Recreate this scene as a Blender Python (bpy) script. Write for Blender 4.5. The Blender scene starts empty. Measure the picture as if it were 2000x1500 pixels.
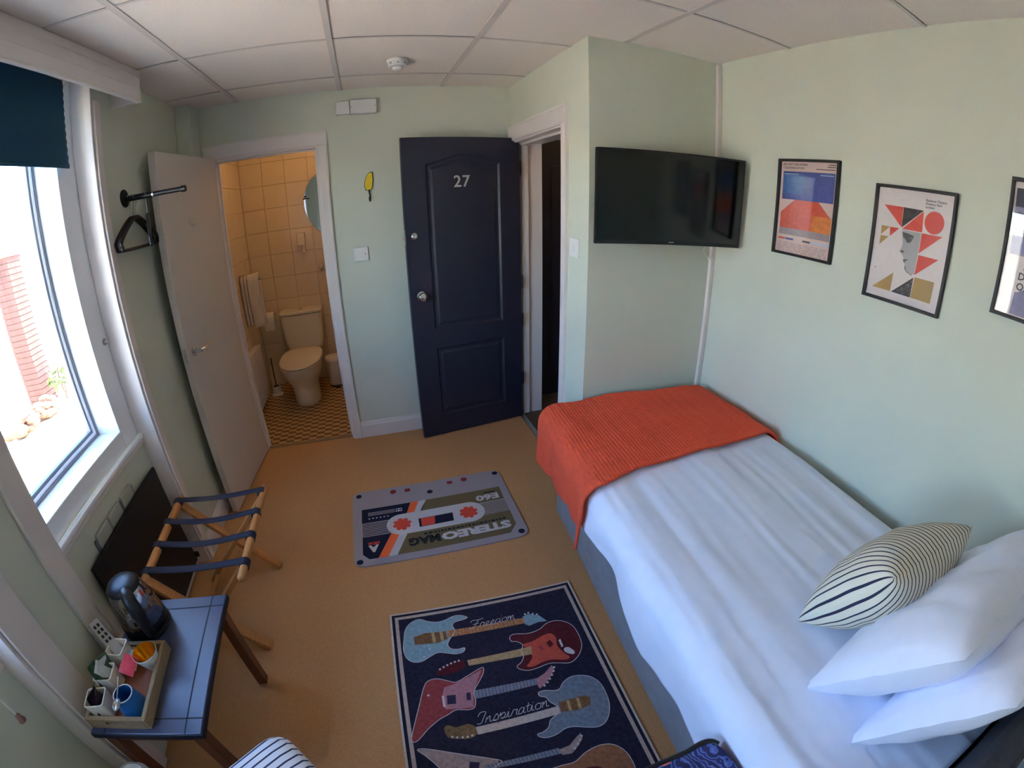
import bpy, bmesh, math, random
from mathutils import Vector, Matrix, noise

random.seed(7)
SC = bpy.context.scene
COL = SC.collection
PI = math.pi
LAMP_EMIT = 14.0

# ------------------------------------------------------------------ camera (wide fisheye action-camera lens)
cam_d = bpy.data.cameras.new('camera')
cam = bpy.data.objects.new('camera', cam_d)
COL.objects.link(cam)
SC.camera = cam
cam_d.type = 'PANO'
cam_d.sensor_fit = 'HORIZONTAL'
cam_d.sensor_width = 36.0
cam_d.clip_start = 0.01
cam_d.clip_end = 200
lens = dict(panorama_type='FISHEYE_LENS_POLYNOMIAL', fisheye_fov=PI,
            fisheye_polynomial_k0=0.0, fisheye_polynomial_k1=-0.0624989820552243, fisheye_polynomial_k2=0.0,
            fisheye_polynomial_k3=9.595951767286015e-06, fisheye_polynomial_k4=0.0)
for k, v in lens.items():
    setattr(cam_d, k, v)
CAM = Vector((0, 0, 1.5344646))
c_r = Vector((0.95164297, -0.30670691, -0.01750795))
c_u = Vector((0.13819942, 0.37651063, 0.91604621))
c_f = Vector((0.27436578, 0.87416853, -0.40069041))
m3 = Matrix((c_r, c_u, -c_f)).transposed()
cam.matrix_world = Matrix.Translation(CAM) @ m3.to_4x4()

# ------------------------------------------------------------------ view, sky, sun
SC.view_settings.view_transform = 'Standard'
SC.view_settings.look = 'None'
SC.view_settings.gamma = 1.0
SC.view_settings.use_curve_mapping = False
SC.view_settings.exposure = 0.06

SC.cycles.max_bounces = 8
SC.cycles.diffuse_bounces = 6
SC.cycles.glossy_bounces = 3
SC.cycles.transmission_bounces = 3
SC.cycles.transparent_max_bounces = 8
SC.cycles.use_adaptive_sampling = True
SC.cycles.adaptive_threshold = 0.2
SC.cycles.caustics_reflective = False
SC.cycles.caustics_refractive = False
SC.cycles.use_denoising = True

world = bpy.data.worlds.new('sky')
SC.world = world
world.use_nodes = True
wn = world.node_tree
wn.nodes.clear()
wo = wn.nodes.new('ShaderNodeOutputWorld')
wb = wn.nodes.new('ShaderNodeBackground')
ws = wn.nodes.new('ShaderNodeTexSky')
ws.sky_type = 'NISHITA'
ws.sun_disc = False
ws.sun_elevation = math.radians(52)
ws.sun_rotation = math.radians(80)
ws.air_density = 1.0
ws.dust_density = 0.2
ws.ozone_density = 4.0
wb.inputs['Strength'].default_value = SKY_STRENGTH = 3.7
wn.links.new(ws.outputs[0], wb.inputs[0])
wn.links.new(wb.outputs[0], wo.inputs[0])

sun_d = bpy.data.lights.new('sun', 'SUN')
sun_d.energy = 42.0
sun_d.angle = math.radians(0.6)
sun_d.color = (1.0, 0.92, 0.82)
sun = bpy.data.objects.new('sun', sun_d)
COL.objects.link(sun)
sun.rotation_euler = Vector((-0.36, 0.10, -0.93)).to_track_quat('-Z', 'Y').to_euler()
sun.location = (6, 0, 9)

# ------------------------------------------------------------------ room dimensions (metres)
XL, W, XE, YT, YB, H = -1.0408, 1.6256, 0.9105, 1.7708, 2.8389, 2.2208
YF = -0.60                      # wall behind the camera
XA = -1.12                      # wall under the windows
XG = -1.256                     # glass plane

for n_, (y0, y1) in dict(window_portal=(0.965, 1.765), window_portal_near=(-0.24, 0.61)).items():
    pd = bpy.data.lights.new(n_, 'AREA')
    pd.shape = 'RECTANGLE'
    pd.size = 1.40
    pd.size_y = y1 - y0
    pd.cycles.is_portal = True
    po = bpy.data.objects.new(n_, pd)
    COL.objects.link(po)
    po.location = (XG - 0.03, (y0 + y1) / 2, 1.47)
    po.rotation_euler = (0, -PI / 2, 0)

# ------------------------------------------------------------------ helpers
def lin(c):
    return tuple(((v / 255) / 12.92 if v / 255 <= 0.04045 else ((v / 255 + 0.055) / 1.055) ** 2.4) for v in c)

def mat(name, rgb, rough=0.6, var=0.0, vscale=20, bump=0.0, bscale=200, metal=0.0, spec=0.5, stretch=None, sheen=0.0, trans=0.0, emit=None):
    m = bpy.data.materials.new(name)
    m.use_nodes = True
    nt = m.node_tree
    b = nt.nodes['Principled BSDF']
    c = lin(rgb)
    b.inputs['Base Color'].default_value = (*c, 1)
    b.inputs['Roughness'].default_value = rough
    b.inputs['Metallic'].default_value = metal
    b.inputs['Specular IOR Level'].default_value = spec
    if sheen:
        b.inputs['Sheen Weight'].default_value = sheen
    if trans:
        b.inputs['Transmission Weight'].default_value = trans
    if emit:
        b.inputs['Emission Color'].default_value = (*lin(emit[0]), 1)
        b.inputs['Emission Strength'].default_value = emit[1]
    if var or bump:
        tc = nt.nodes.new('ShaderNodeTexCoord')
        mp = nt.nodes.new('ShaderNodeMapping')
        nt.links.new(tc.outputs['Object'], mp.inputs[0])
        if stretch:
            mp.inputs['Scale'].default_value = stretch
    if var:
        n = nt.nodes.new('ShaderNodeTexNoise')
        n.inputs['Scale'].default_value = vscale
        n.inputs['Detail'].default_value = 4
        nt.links.new(mp.outputs[0], n.inputs[0])
        r = nt.nodes.new('ShaderNodeValToRGB')
        r.color_ramp.elements[0].position = 0.3
        r.color_ramp.elements[1].position = 0.7
        r.color_ramp.elements[0].color = (*[max(0, v * (1 - var)) for v in c], 1)
        r.color_ramp.elements[1].color = (*[min(1, v * (1 + var)) for v in c], 1)
        nt.links.new(n.outputs['Fac'], r.inputs[0])
        nt.links.new(r.outputs[0], b.inputs['Base Color'])
    if bump:
        n2 = nt.nodes.new('ShaderNodeTexNoise')
        n2.inputs['Scale'].default_value = bscale
        n2.inputs['Detail'].default_value = 3
        nt.links.new(mp.outputs[0], n2.inputs[0])
        bp = nt.nodes.new('ShaderNodeBump')
        bp.inputs['Strength'].default_value = bump
        bp.inputs['Distance'].default_value = 0.004
        nt.links.new(n2.outputs['Fac'], bp.inputs['Height'])
        nt.links.new(bp.outputs[0], b.inputs['Normal'])
    return m

def stripes(name, rgb_a, rgb_b, freq, width, axis_vec, rough=0.85, bump=0.15):
    """fabric with woven stripes: position along axis_vec, in object space"""
    m = mat(name, rgb_a, rough, bump=bump, bscale=500)
    nt = m.node_tree
    b = nt.nodes['Principled BSDF']
    if axis_vec is None:
        d = nt.nodes.new('ShaderNodeAttribute'); d.attribute_name = 'stripe'
        src = d.outputs['Fac']
    else:
        tc = nt.nodes.new('ShaderNodeTexCoord')
        d = nt.nodes.new('ShaderNodeVectorMath'); d.operation = 'DOT_PRODUCT'
        d.inputs[1].default_value = axis_vec
        nt.links.new(tc.outputs['Object'], d.inputs[0])
        src = d.outputs['Value']
    mu = nt.nodes.new('ShaderNodeMath'); mu.operation = 'MULTIPLY'; mu.inputs[1].default_value = freq
    nt.links.new(src, mu.inputs[0])
    fr = nt.nodes.new('ShaderNodeMath'); fr.operation = 'FRACT'
    nt.links.new(mu.outputs[0], fr.inputs[0])
    lt = nt.nodes.new('ShaderNodeMath'); lt.operation = 'LESS_THAN'; lt.inputs[1].default_value = width
    nt.links.new(fr.outputs[0], lt.inputs[0])
    mx = nt.nodes.new('ShaderNodeMix'); mx.data_type = 'RGBA'
    mx.inputs['A'].default_value = (*lin(rgb_a), 1)
    mx.inputs['B'].default_value = (*lin(rgb_b), 1)
    nt.links.new(lt.outputs[0], mx.inputs['Factor'])
    nt.links.new(mx.outputs['Result'], b.inputs['Base Color'])
    return m

class MB:
    def __init__(s):
        s.v = []; s.f = []
    def box(s, x0, x1, y0, y1, z0, z1):
        n = len(s.v)
        s.v += [(x, y, z) for z in (z0, z1) for y in (y0, y1) for x in (x0, x1)]
        s.f += [tuple(n + i for i in q) for q in ((0, 2, 3, 1), (4, 5, 7, 6), (0, 1, 5, 4), (2, 6, 7, 3), (0, 4, 6, 2), (1, 3, 7, 5))]
        return s
    def obox(s, o, a, b, c):
        """box from corner o with edge vectors a, b, c"""
        n = len(s.v)
        o, a, b, c = map(Vector, (o, a, b, c))
        s.v += [tuple(o + a * i + b * j + c * k) for k in (0, 1) for j in (0, 1) for i in (0, 1)]
        q6 = ((0, 2, 3, 1), (4, 5, 7, 6), (0, 1, 5, 4), (2, 6, 7, 3), (0, 4, 6, 2), (1, 3, 7, 5))
        if a.cross(b).dot(c) < 0:
            q6 = tuple(tuple(reversed(q)) for q in q6)
        s.f += [tuple(n + i for i in q) for q in q6]
        return s
    def bar(s, p0, p1, w, h, up=(0, 0, 1)):
        p0, p1, up = Vector(p0), Vector(p1), Vector(up)
        d = p1 - p0
        sd = d.cross(up).normalized() * w
        u2 = sd.cross(d).normalized() * h
        return s.obox(p0 - sd / 2 - u2 / 2, d, sd, u2)
    def prism(s, pts, f0, f1):
        """pts 2D polygon; f0, f1 map (a,b)->3D for the two caps"""
        n = len(s.v); k = len(pts)
        s.v += [tuple(f0(*q)) for q in pts] + [tuple(f1(*q)) for q in pts]
        s.f.append(tuple(reversed(range(n, n + k))))
        s.f.append(tuple(range(n + k, n + 2 * k)))
        for i in range(k):
            j = (i + 1) % k
            s.f.append((n + i, n + j, n + k + j, n + k + i))
        return s
    def slab(s, pts, z0, z1):
        return s.prism(pts, lambda a, b: (a, b, z0), lambda a, b: (a, b, z1))
    def tube(s, path, r, n=10, closed=False):
        path = [Vector(q) for q in path]
        rs = r if isinstance(r, (list, tuple)) else [r] * len(path)
        base = len(s.v); k = len(path)
        prev = None
        for i, q in enumerate(path):
            if closed:
                d = path[(i + 1) % k] - path[i - 1]
            else:
                d = path[min(i + 1, k - 1)] - path[max(i - 1, 0)]
            d.normalize()
            if prev is None:
                a = d.cross(Vector((0, 0, 1)) if abs(d.z) < 0.9 else Vector((1, 0, 0))).normalized()
            else:
                a = (prev - d * prev.dot(d)).normalized()
            prev = a
            b = d.cross(a)
            for j in range(n):
                t = 2 * PI * j / n
                s.v.append(tuple(q + (a * math.cos(t) + b * math.sin(t)) * rs[i]))
        for i in range(k if closed else k - 1):
            for j in range(n):
                j2 = (j + 1) % n; i2 = (i + 1) % k
                s.f.append((base + i * n + j, base + i * n + j2, base + i2 * n + j2, base + i2 * n + j))
        if not closed:
            s.f.append(tuple(reversed(range(base, base + n))))
            s.f.append(tuple(range(base + (k - 1) * n, base + k * n)))
        return s
    def lathe(s, prof, c, n=24, axis=(0, 0, 1), cap=True, sx=1.0, sy=1.0):
        """prof: (radius, height) list, swept about axis through c"""
        ax = Vector(axis).normalized()
        a = ax.orthogonal().normalized() if abs(ax.z) < 0.999 else Vector((1, 0, 0))
        b = ax.cross(a)
        base = len(s.v); c = Vector(c)
        for r, h in prof:
            for j in range(n):
                t = 2 * PI * j / n
                s.v.append(tuple(c + a * (r * math.cos(t) * sx) + b * (r * math.sin(t) * sy) + ax * h))
        for i in range(len(prof) - 1):
            for j in range(n):
                j2 = (j + 1) % n
                s.f.append((base + i * n + j, base + i * n + j2, base + (i + 1) * n + j2, base + (i + 1) * n + j))
        if cap:
            s.f.append(tuple(reversed(range(base, base + n))))
            k = len(prof) - 1
            s.f.append(tuple(range(base + k * n, base + k * n + n)))
        return s
    def grid(s, nu, nv, fn, flip=False, wrap_u=False):
        base = len(s.v)
        for i in range(nu):
            for j in range(nv):
                s.v.append(tuple(fn(i / (nu if wrap_u else nu - 1), j / (nv - 1))))
        for i in range(nu if wrap_u else nu - 1):
            i2 = (i + 1) % nu
            for j in range(nv - 1):
                q = (base + i * nv + j, base + i2 * nv + j, base + i2 * nv + j + 1, base + i * nv + j + 1)
                s.f.append(tuple(reversed(q)) if flip else q)
        return s
    def rring(s, plane, a0, a1, b0, b1, w, d0, d1):
        """rectangular ring, four mitred members joined; plane(a,b,d)->3D"""
        o = [(a0, b0), (a1, b0), (a1, b1), (a0, b1)]
        i = [(a0 + w, b0 + w), (a1 - w, b0 + w), (a1 - w, b1 - w), (a0 + w, b1 - w)]
        n = len(s.v)
        for d in (d0, d1):
            s.v += [tuple(plane(*q, d)) for q in o] + [tuple(plane(*q, d)) for q in i]
        for k in range(4):
            j = (k + 1) % 4
            s.f += [(n + k, n + j, n + 4 + j, n + 4 + k), (n + 8 + k, n + 12 + k, n + 12 + j, n + 8 + j),
                    (n + k, n + 8 + k, n + 8 + j, n + j), (n + 4 + k, n + 4 + j, n + 12 + j, n + 12 + k)]
        return s
    def add_mesh(s, me, mw):
        n = len(s.v)
        s.v += [tuple(mw @ v.co) for v in me.vertices]
        s.f += [tuple(n + i for i in p.vertices) for p in me.polygons]
        return s

WM = {}

def props(o, label=None, cat=None, group=None, kind=None):
    if label: o['label'] = label
    if cat: o['category'] = cat
    if group: o['group'] = group
    if kind: o['kind'] = kind
    return o

def root(name, loc, label=None, cat=None, group=None, kind=None):
    o = bpy.data.objects.new(name, None)
    o.empty_display_size = 0.05
    COL.objects.link(o)
    o.location = loc
    WM[o] = Matrix.Translation(Vector(loc))
    return props(o, label, cat, group, kind)

def build(name, mb, m, parent=None, attr=None, smooth=None, bevel=0.0, label=None, cat=None, group=None, kind=None, recalc=True, seg=2, solid=0.0, solid_off=0.0):
    xs = [v[0] for v in mb.v]; ys = [v[1] for v in mb.v]; zs = [v[2] for v in mb.v]
    o_ = Vector(((min(xs) + max(xs)) / 2, (min(ys) + max(ys)) / 2, min(zs)))
    me = bpy.data.meshes.new(name)
    me.from_pydata([tuple(Vector(v) - o_) for v in mb.v], [], mb.f)
    if recalc:
        bm = bmesh.new(); bm.from_mesh(me)
        bmesh.ops.recalc_face_normals(bm, faces=bm.faces)
        bm.to_mesh(me); bm.free()
    me.materials.append(m)
    if attr:
        at_ = me.attributes.new('stripe', 'FLOAT', 'POINT')
        at_.data.foreach_set('value', attr)
    if smooth is not None:
        me.polygons.foreach_set('use_smooth', [True] * len(me.polygons))
        if smooth < 179:
            me.set_sharp_from_angle(angle=math.radians(smooth))
    me.update()
    o = bpy.data.objects.new(name, me)
    COL.objects.link(o)
    o.location = o_
    WM[o] = Matrix.Translation(o_)
    if parent is not None:
        o.parent = parent
        o.matrix_parent_inverse = WM[parent].inverted()
    if solid:
        md = o.modifiers.new('thickness', 'SOLIDIFY'); md.thickness = solid; md.offset = solid_off
    if bevel:
        md = o.modifiers.new('edges', 'BEVEL'); md.width = bevel; md.segments = seg; md.limit_method = 'ANGLE'
        md.angle_limit = math.radians(40)
    return props(o, label, cat, group, kind)

def dup(o, parent=None):
    """copy of a built object that shares its mesh"""
    c = o.copy(); COL.objects.link(c)
    if parent is not None:
        c.parent = parent
        c.matrix_parent_inverse = WM[parent].inverted()
    return c

def catmull(pts, n=6, closed=False):
    out = []
    k = len(pts)
    rng = range(k) if closed else range(k - 1)
    for i in rng:
        if closed:
            p0, p1, p2, p3 = (Vector(pts[(i + d) % k]) for d in (-1, 0, 1, 2))
        else:
            p0, p1, p2, p3 = (Vector(pts[min(max(i + d, 0), k - 1)]) for d in (-1, 0, 1, 2))
        for j in range(n):
            t = j / n
            out.append(0.5 * ((2 * p1) + (p2 - p0) * t + (2 * p0 - 5 * p1 + 4 * p2 - p3) * t * t + (3 * p1 - p0 - 3 * p2 + p3) * t ** 3))
    if not closed:
        out.append(Vector(pts[-1]))
    return [tuple(q) for q in out]

def text_mesh(body, size, align='LEFT', depth=0.0004, bold=0.0, spacing=1.0):
    cu = bpy.data.curves.new('lettering', 'FONT')
    cu.body = body; cu.size = size; cu.align_x = align; cu.extrude = depth; cu.offset = bold
    cu.space_character = spacing; cu.resolution_u = 2
    t = bpy.data.objects.new('lettering_source', cu)
    COL.objects.link(t)
    dg = bpy.context.evaluated_depsgraph_get()
    me = bpy.data.meshes.new_from_object(t.evaluated_get(dg))
    bpy.data.objects.remove(t)
    bpy.data.curves.remove(cu)
    return me

def frame_matrix(o, ax, ay):
    ax = Vector(ax).normalized(); ay = Vector(ay).normalized()
    az = ax.cross(ay)
    m = Matrix((ax, ay, az)).transposed().to_4x4()
    return Matrix.Translation(Vector(o)) @ m

# ------------------------------------------------------------------ materials
M = dict(
    mint=mat('mint_wall_paint', (203, 207, 190), 0.75, var=0.03, vscale=3, bump=0.06, bscale=120),
    white=mat('white_gloss_paint', (224, 215, 210), 0.35, var=0.02, vscale=6),
    upvc=mat('white_window_plastic', (236, 238, 240), 0.3, var=0.01, vscale=5),
    mintgrey=mat('pale_grey_enamel', (176, 174, 160), 0.5, var=0.03, vscale=10),
    gasket=mat('grey_glazing_gasket', (120, 122, 130), 0.6),
    tile=mat('ceiling_tile_mineral', (238, 229, 220), 0.95, var=0.045, vscale=160, bump=0.35, bscale=220),
    tbar=mat('ceiling_grid_metal', (214, 206, 200), 0.5),
    carpet=mat('tan_carpet', (204, 152, 102), 1.0, var=0.22, vscale=420, bump=0.7, bscale=600, spec=0.1),
    hallcarpet=mat('hall_carpet', (92, 76, 66), 1.0, var=0.2, vscale=300, bump=0.5, bscale=500, spec=0.1),
    navy=mat('navy_door_paint', (36, 37, 54), 0.42, var=0.05, vscale=12, bump=0.05, bscale=90),
    doorwhite=mat('white_door_paint', (206, 196, 186), 0.4, var=0.02, vscale=4),
    chrome=mat('chrome', (215, 215, 218), 0.12, metal=1.0, var=0.02, vscale=30),
    steel=mat('brushed_steel', (190, 188, 184), 0.3, metal=1.0, var=0.04, vscale=60),
    black=mat('black_plastic', (22, 22, 24), 0.4, var=0.05, vscale=30),
    blackmetal=mat('black_metal', (26, 25, 28), 0.45, metal=0.3, var=0.05, vscale=30),
    blackmatt=mat('black_panel', (24, 20, 20), 0.55, var=0.05, vscale=10),
    screen=mat('tv_glass', (10, 11, 14), 0.10, var=0.02, vscale=5, spec=0.6),
    whiteplastic=mat('white_plastic', (226, 224, 220), 0.4, var=0.01, vscale=8),
    greyplastic=mat('grey_plastic', (176, 172, 168), 0.5, var=0.03, vscale=20),
    pine=mat('orange_beech_wood', (196, 132, 72), 0.5, var=0.16, vscale=9, stretch=(18, 2, 18)),
    redwood=mat('dark_red_wood', (104, 56, 30), 0.45, var=0.18, vscale=9, stretch=(16, 16, 2)),
    traywood=mat('grey_brown_tray_wood', (150, 126, 92), 0.6, var=0.16, vscale=10, stretch=(14, 3, 14)),
    trayfloor=mat('brown_tray_floor', (150, 88, 56), 0.5, var=0.1, vscale=8),
    tabletop=mat('blue_black_lacquer', (66, 70, 92), 0.3, var=0.06, vscale=7),
    groove=mat('dark_groove', (20, 20, 34), 0.6, var=0.05),
    webbing=mat('navy_webbing', (44, 46, 62), 0.8, var=0.08, vscale=200, bump=0.4, bscale=700),
    duvet=mat('white_cotton', (232, 235, 249), 0.9, var=0.015, vscale=30, bump=0.12, bscale=700, sheen=0.15),
    throw=mat('orange_knit', (232, 84, 52), 0.95, var=0.06, vscale=60),
    divan=mat('grey_divan_fabric', (150, 146, 148), 0.95, var=0.09, vscale=14, bump=0.3, bscale=500),
    headboard=mat('charcoal_fabric', (62, 60, 68), 0.9, var=0.12, vscale=60, bump=0.3, bscale=600),
    blind=mat('teal_blind_fabric', (22, 72, 98), 0.85, var=0.07, vscale=90, bump=0.2, bscale=700),
    china=mat('white_china', (226, 218, 198), 0.25, var=0.02, vscale=6),
    vanillatile=mat('cream_wall_tile', (222, 206, 178), 0.22, var=0.03, vscale=5),
    grout=mat('tile_grout', (208, 192, 165), 0.9, var=0.05, vscale=60),
    towel=mat('white_towel', (226, 218, 206), 1.0, var=0.03, vscale=60, bump=0.6, bscale=400, sheen=0.3),
    towelband=mat('brown_towel_band', (176, 150, 142), 1.0, var=0.1, vscale=80, bump=0.5, bscale=400),
    paper=mat('white_paper', (228, 224, 216), 0.9, var=0.02, vscale=30),
    yellow=mat('yellow_enamel', (228, 196, 40), 0.4, var=0.06, vscale=40),
    mirror=mat('mirror_silver', (240, 244, 244), 0.02, metal=1.0, var=0.005, vscale=3),
    brick=mat('brown_brick', (84, 54, 46), 0.9, var=0.2, vscale=14, bump=0.5, bscale=60),
    render=mat('white_render', (238, 230, 216), 0.9, var=0.03, vscale=4, bump=0.2, bscale=60),
    paving=mat('pale_paving', (228, 210, 184), 0.9, var=0.08, vscale=3, bump=0.2, bscale=40),
    leaf=mat('green_leaf', (84, 108, 44), 0.6, var=0.3, vscale=14),
    soil=mat('rubble', (104, 76, 58), 0.95, var=0.3, vscale=18, bump=0.6, bscale=40),
)
# knitted throw: ribs running along the bed
def knit(m):
    nt = m.node_tree; b = nt.nodes['Principled BSDF']
    tc = nt.nodes.new('ShaderNodeTexCoord')
    mp = nt.nodes.new('ShaderNodeMapping'); mp.inputs['Rotation'].default_value = (0, 0, math.radians(5.2))
    nt.links.new(tc.outputs['Object'], mp.inputs[0])
    w1 = nt.nodes.new('ShaderNodeTexWave'); w1.bands_direction = 'X'; w1.inputs['Scale'].default_value = 22; w1.inputs['Distortion'].default_value = 0.4
    w2 = nt.nodes.new('ShaderNodeTexWave'); w2.bands_direction = 'Y'; w2.inputs['Scale'].default_value = 34; w2.inputs['Distortion'].default_value = 0.6
    nt.links.new(mp.outputs[0], w1.inputs[0]); nt.links.new(mp.outputs[0], w2.inputs[0])
    ad = nt.nodes.new('ShaderNodeMath'); ad.operation = 'MULTIPLY_ADD'; ad.inputs[1].default_value = 0.45
    nt.links.new(w2.outputs['Fac'], ad.inputs[0]); nt.links.new(w1.outputs['Fac'], ad.inputs[2])
    bp = nt.nodes.new('ShaderNodeBump'); bp.inputs['Strength'].default_value = 0.3; bp.inputs['Distance'].default_value = 0.005
    nt.links.new(ad.outputs[0], bp.inputs['Height']); nt.links.new(bp.outputs[0], b.inputs['Normal'])
knit(M['throw'])
# thin window glass: clear, with a faint reflection
def glass():
    m = bpy.data.materials.new('window_glass'); m.use_nodes = True
    nt = m.node_tree; nt.nodes.clear()
    o = nt.nodes.new('ShaderNodeOutputMaterial'); mx = nt.nodes.new('ShaderNodeMixShader')
    t = nt.nodes.new('ShaderNodeBsdfTransparent'); g = nt.nodes.new('ShaderNodeBsdfGlossy'); g.inputs['Roughness'].default_value = 0.02
    lw = nt.nodes.new('ShaderNodeLayerWeight'); lw.inputs['Blend'].default_value = 0.5
    pwr = nt.nodes.new('ShaderNodeMath'); pwr.operation = 'POWER'; pwr.inputs[1].default_value = 5
    f = nt.nodes.new('ShaderNodeMath'); f.operation = 'MULTIPLY_ADD'; f.inputs[1].default_value = 0.6; f.inputs[2].default_value = 0.03
    nt.links.new(lw.outputs['Facing'], pwr.inputs[0]); nt.links.new(pwr.outputs[0], f.inputs[0])
    nt.links.new(f.outputs[0], mx.inputs[0]); nt.links.new(t.outputs[0], mx.inputs[1]); nt.links.new(g.outputs[0], mx.inputs[2])
    nt.links.new(mx.outputs[0], o.inputs[0])
    return m
M['glass'] = glass()
# patterned vinyl in the bathroom: columns of brown and cream blocks
def vinyl():
    m = mat('patterned_vinyl', (190, 150, 96), 0.35)
    nt = m.node_tree; b = nt.nodes['Principled BSDF']
    tc = nt.nodes.new('ShaderNodeTexCoord')
    br = nt.nodes.new('ShaderNodeTexChecker'); br.inputs['Scale'].default_value = 1
    mp = nt.nodes.new('ShaderNodeMapping'); mp.inputs['Scale'].default_value = (18, 30, 1)
    nt.links.new(tc.outputs['Object'], mp.inputs[0]); nt.links.new(mp.outputs[0], br.inputs[0])
    br.inputs['Color1'].default_value = (*lin((206, 174, 118)), 1)
    br.inputs['Color2'].default_value = (*lin((128, 82, 44)), 1)
    nz = nt.nodes.new('ShaderNodeTexNoise'); nz.inputs['Scale'].default_value = 60
    nt.links.new(tc.outputs['Object'], nz.inputs[0])
    mx = nt.nodes.new('ShaderNodeMix'); mx.data_type = 'RGBA'; mx.blend_type = 'OVERLAY'; mx.inputs['Factor'].default_value = 0.35
    nt.links.new(br.outputs['Color'], mx.inputs['A']); nt.links.new(nz.outputs['Color'], mx.inputs['B'])
    nt.links.new(mx.outputs['Result'], b.inputs['Base Color'])
    return m
M['vinyl'] = vinyl()

# ================================================================== STRUCTURE
ZT = H + 0.06
# floors
build('floor', MB().box(-1.40, XE + 0.035, YF - 0.1, YB + 0.04, -0.12, 0.0).box(XE + 0.035, W + 0.1, YF - 0.1, YT + 0.1, -0.12, 0.0), M['carpet'], kind='structure', label='tan carpet covering the bedroom floor')
build('floor_bathroom', MB().box(-1.16, 0.2, YB + 0.04, 4.2, -0.12, 0.001), M['vinyl'], kind='structure', label='brown and cream patterned vinyl bathroom floor')
build('floor_corridor', MB().box(XE + 0.035, 2.2, YT + 0.1, 3.3, -0.12, -0.002), M['hallcarpet'], kind='structure', label='dark brown corridor carpet beyond the open door')
build('trim_threshold', MB().box(-0.90, -0.23, YB + 0.02, YB + 0.05, 0.0, 0.006), M['traywood'], kind='structure', bevel=0.002, label='thin wooden strip at the bathroom doorway')
build('trim_threshold_corridor', MB().box(XE + 0.02, XE + 0.055, 2.03, 2.825, 0.0, 0.006), M['steel'], kind='structure', bevel=0.002, label='metal carpet strip under the entrance doorway')

# left wall with two window bays
BAYS = [(0.945, 1.775), (-0.25, 0.62)]
mb = MB()
XO = -1.33
for y0, y1 in ((YF - 0.1, BAYS[1][0]), (BAYS[1][1], BAYS[0][0]), (BAYS[0][1], YB + 0.1)):
    mb.box(XO, XL, y0, y1, 0, ZT)
for y0, y1 in BAYS:
    mb.box(XO, XA, y0, y1, 0, 0.735)
    mb.box(XO, XL, y0, y1, 2.205, ZT)
build('wall_left', mb, M['mint'], kind='structure', label='mint green window wall on the left')
build('wall_boxing', MB().box(XL, -0.955, 2.68, YB, 0, H), M['mint'], kind='structure', bevel=0.004, label='mint painted boxed-in pipe in the back corner')
# back wall with bathroom doorway
BX0, BX1, BZ = -0.885, -0.255, 1.905
build('wall_back', MB().box(XL, BX0, YB, YB + 0.1, 0, ZT).box(BX1, XE, YB, YB + 0.1, 0, ZT).box(BX0, BX1, YB, YB + 0.1, BZ, ZT), M['mint'], kind='structure', label='mint green back wall')
# entrance wall (faces the window) with its doorway
EY0, EY1, EZ, ET = 2.035, 2.822, 1.875, 0.20
build('wall_entrance', MB().box(XE, XE + ET, YT, EY0, 0, ZT).box(XE, XE + ET, EY1, YB + 0.1, 0, ZT).box(XE, XE + ET, EY0, EY1, EZ, ZT), M['mint'], kind='structure', label='mint green wall holding the entrance doorway')
build('wall_tv', MB().box(XE + ET, W, YT, YT + 0.1, 0, ZT), M['mint'], kind='structure', label='mint green wall behind the television')
build('wall_right', MB().box(W, W + 0.1, YF - 0.1, YT + 0.1, 0, ZT), M['mint'], kind='structure', label='mint green wall with the framed posters')
build('wall_front', MB().box(XL, W, YF - 0.1, YF, 0, ZT), M['mint'], kind='structure', label='mint green wall behind the bed head')
# corridor shell
build('wall_corridor', MB().box(XE + ET, 1.15, 3.05, 3.15, 0, ZT).box(2.0, 2.1, YT + 0.1, 3.15, 0, ZT).box(1.15, 2.0, 3.09, 3.15, 0, ZT).box(1.15, 2.0, 3.05, 3.09, 1.93, ZT).box(XE + 0.1, XE + ET, YB + 0.1, 3.15, 0, ZT).box(W + 0.1, 2.0, YT + 0.1, YT + 0.2, 0, ZT), M['white'], kind='structure', label='pale corridor walls beyond the entrance door')
build('ceiling_corridor', MB().box(XE + 0.1, 2.1, YT + 0.1, 3.15, ZT, ZT + 0.05), M['tile'], kind='structure', label='corridor ceiling')
# bathroom shell
build('ceiling_bathroom', MB().box(-1.16, 0.2, YB + 0.1, 4.2, 2.25, 2.32), M['white'], kind='structure', label='white bathroom ceiling')
wbl = build('wall_bathroom_left', MB().box(-1.16, -1.068, YB + 0.1, 4.2, 0, 2.25), M['grout'], kind='structure', label='tiled bathroom wall on the left')
wbb = build('wall_bathroom_back', MB().box(-1.068, 0.1, 4.108, 4.2, 0, 2.25), M['grout'], kind='structure', label='tiled bathroom wall behind the toilet')
build('wall_bathroom_right', MB().box(0.1, 0.2, YB + 0.1, 4.2, 0, 2.25), M['vanillatile'], kind='structure', label='bathroom wall on the right')
TS = 0.198
t0 = None
for i in range(6):
    for j in range(12):
        x0 = -1.06 + i * TS; z0 = 0.001 + j * TS
        if z0 > 2.2: continue
        x1 = min(x0 + TS - 0.0025, 0.099); z1 = min(z0 + TS - 0.0025, 2.249)
        build('wall_tile', MB().box(x0, x1, 4.099, 4.109, z0, z1), M['vanillatile'], wbb, bevel=0.0015, seg=1)
        y0 = 4.094 - (i + 1) * TS
        y0c = max(y0, YB + 0.101)
        if y0 + TS - 0.0025 > y0c + 0.02:
            build('wall_tile', MB().box(-1.069, -1.059, y0c, y0 + TS - 0.0025, z0, z1), M['vanillatile'], wbl, bevel=0.0015, seg=1)

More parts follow.
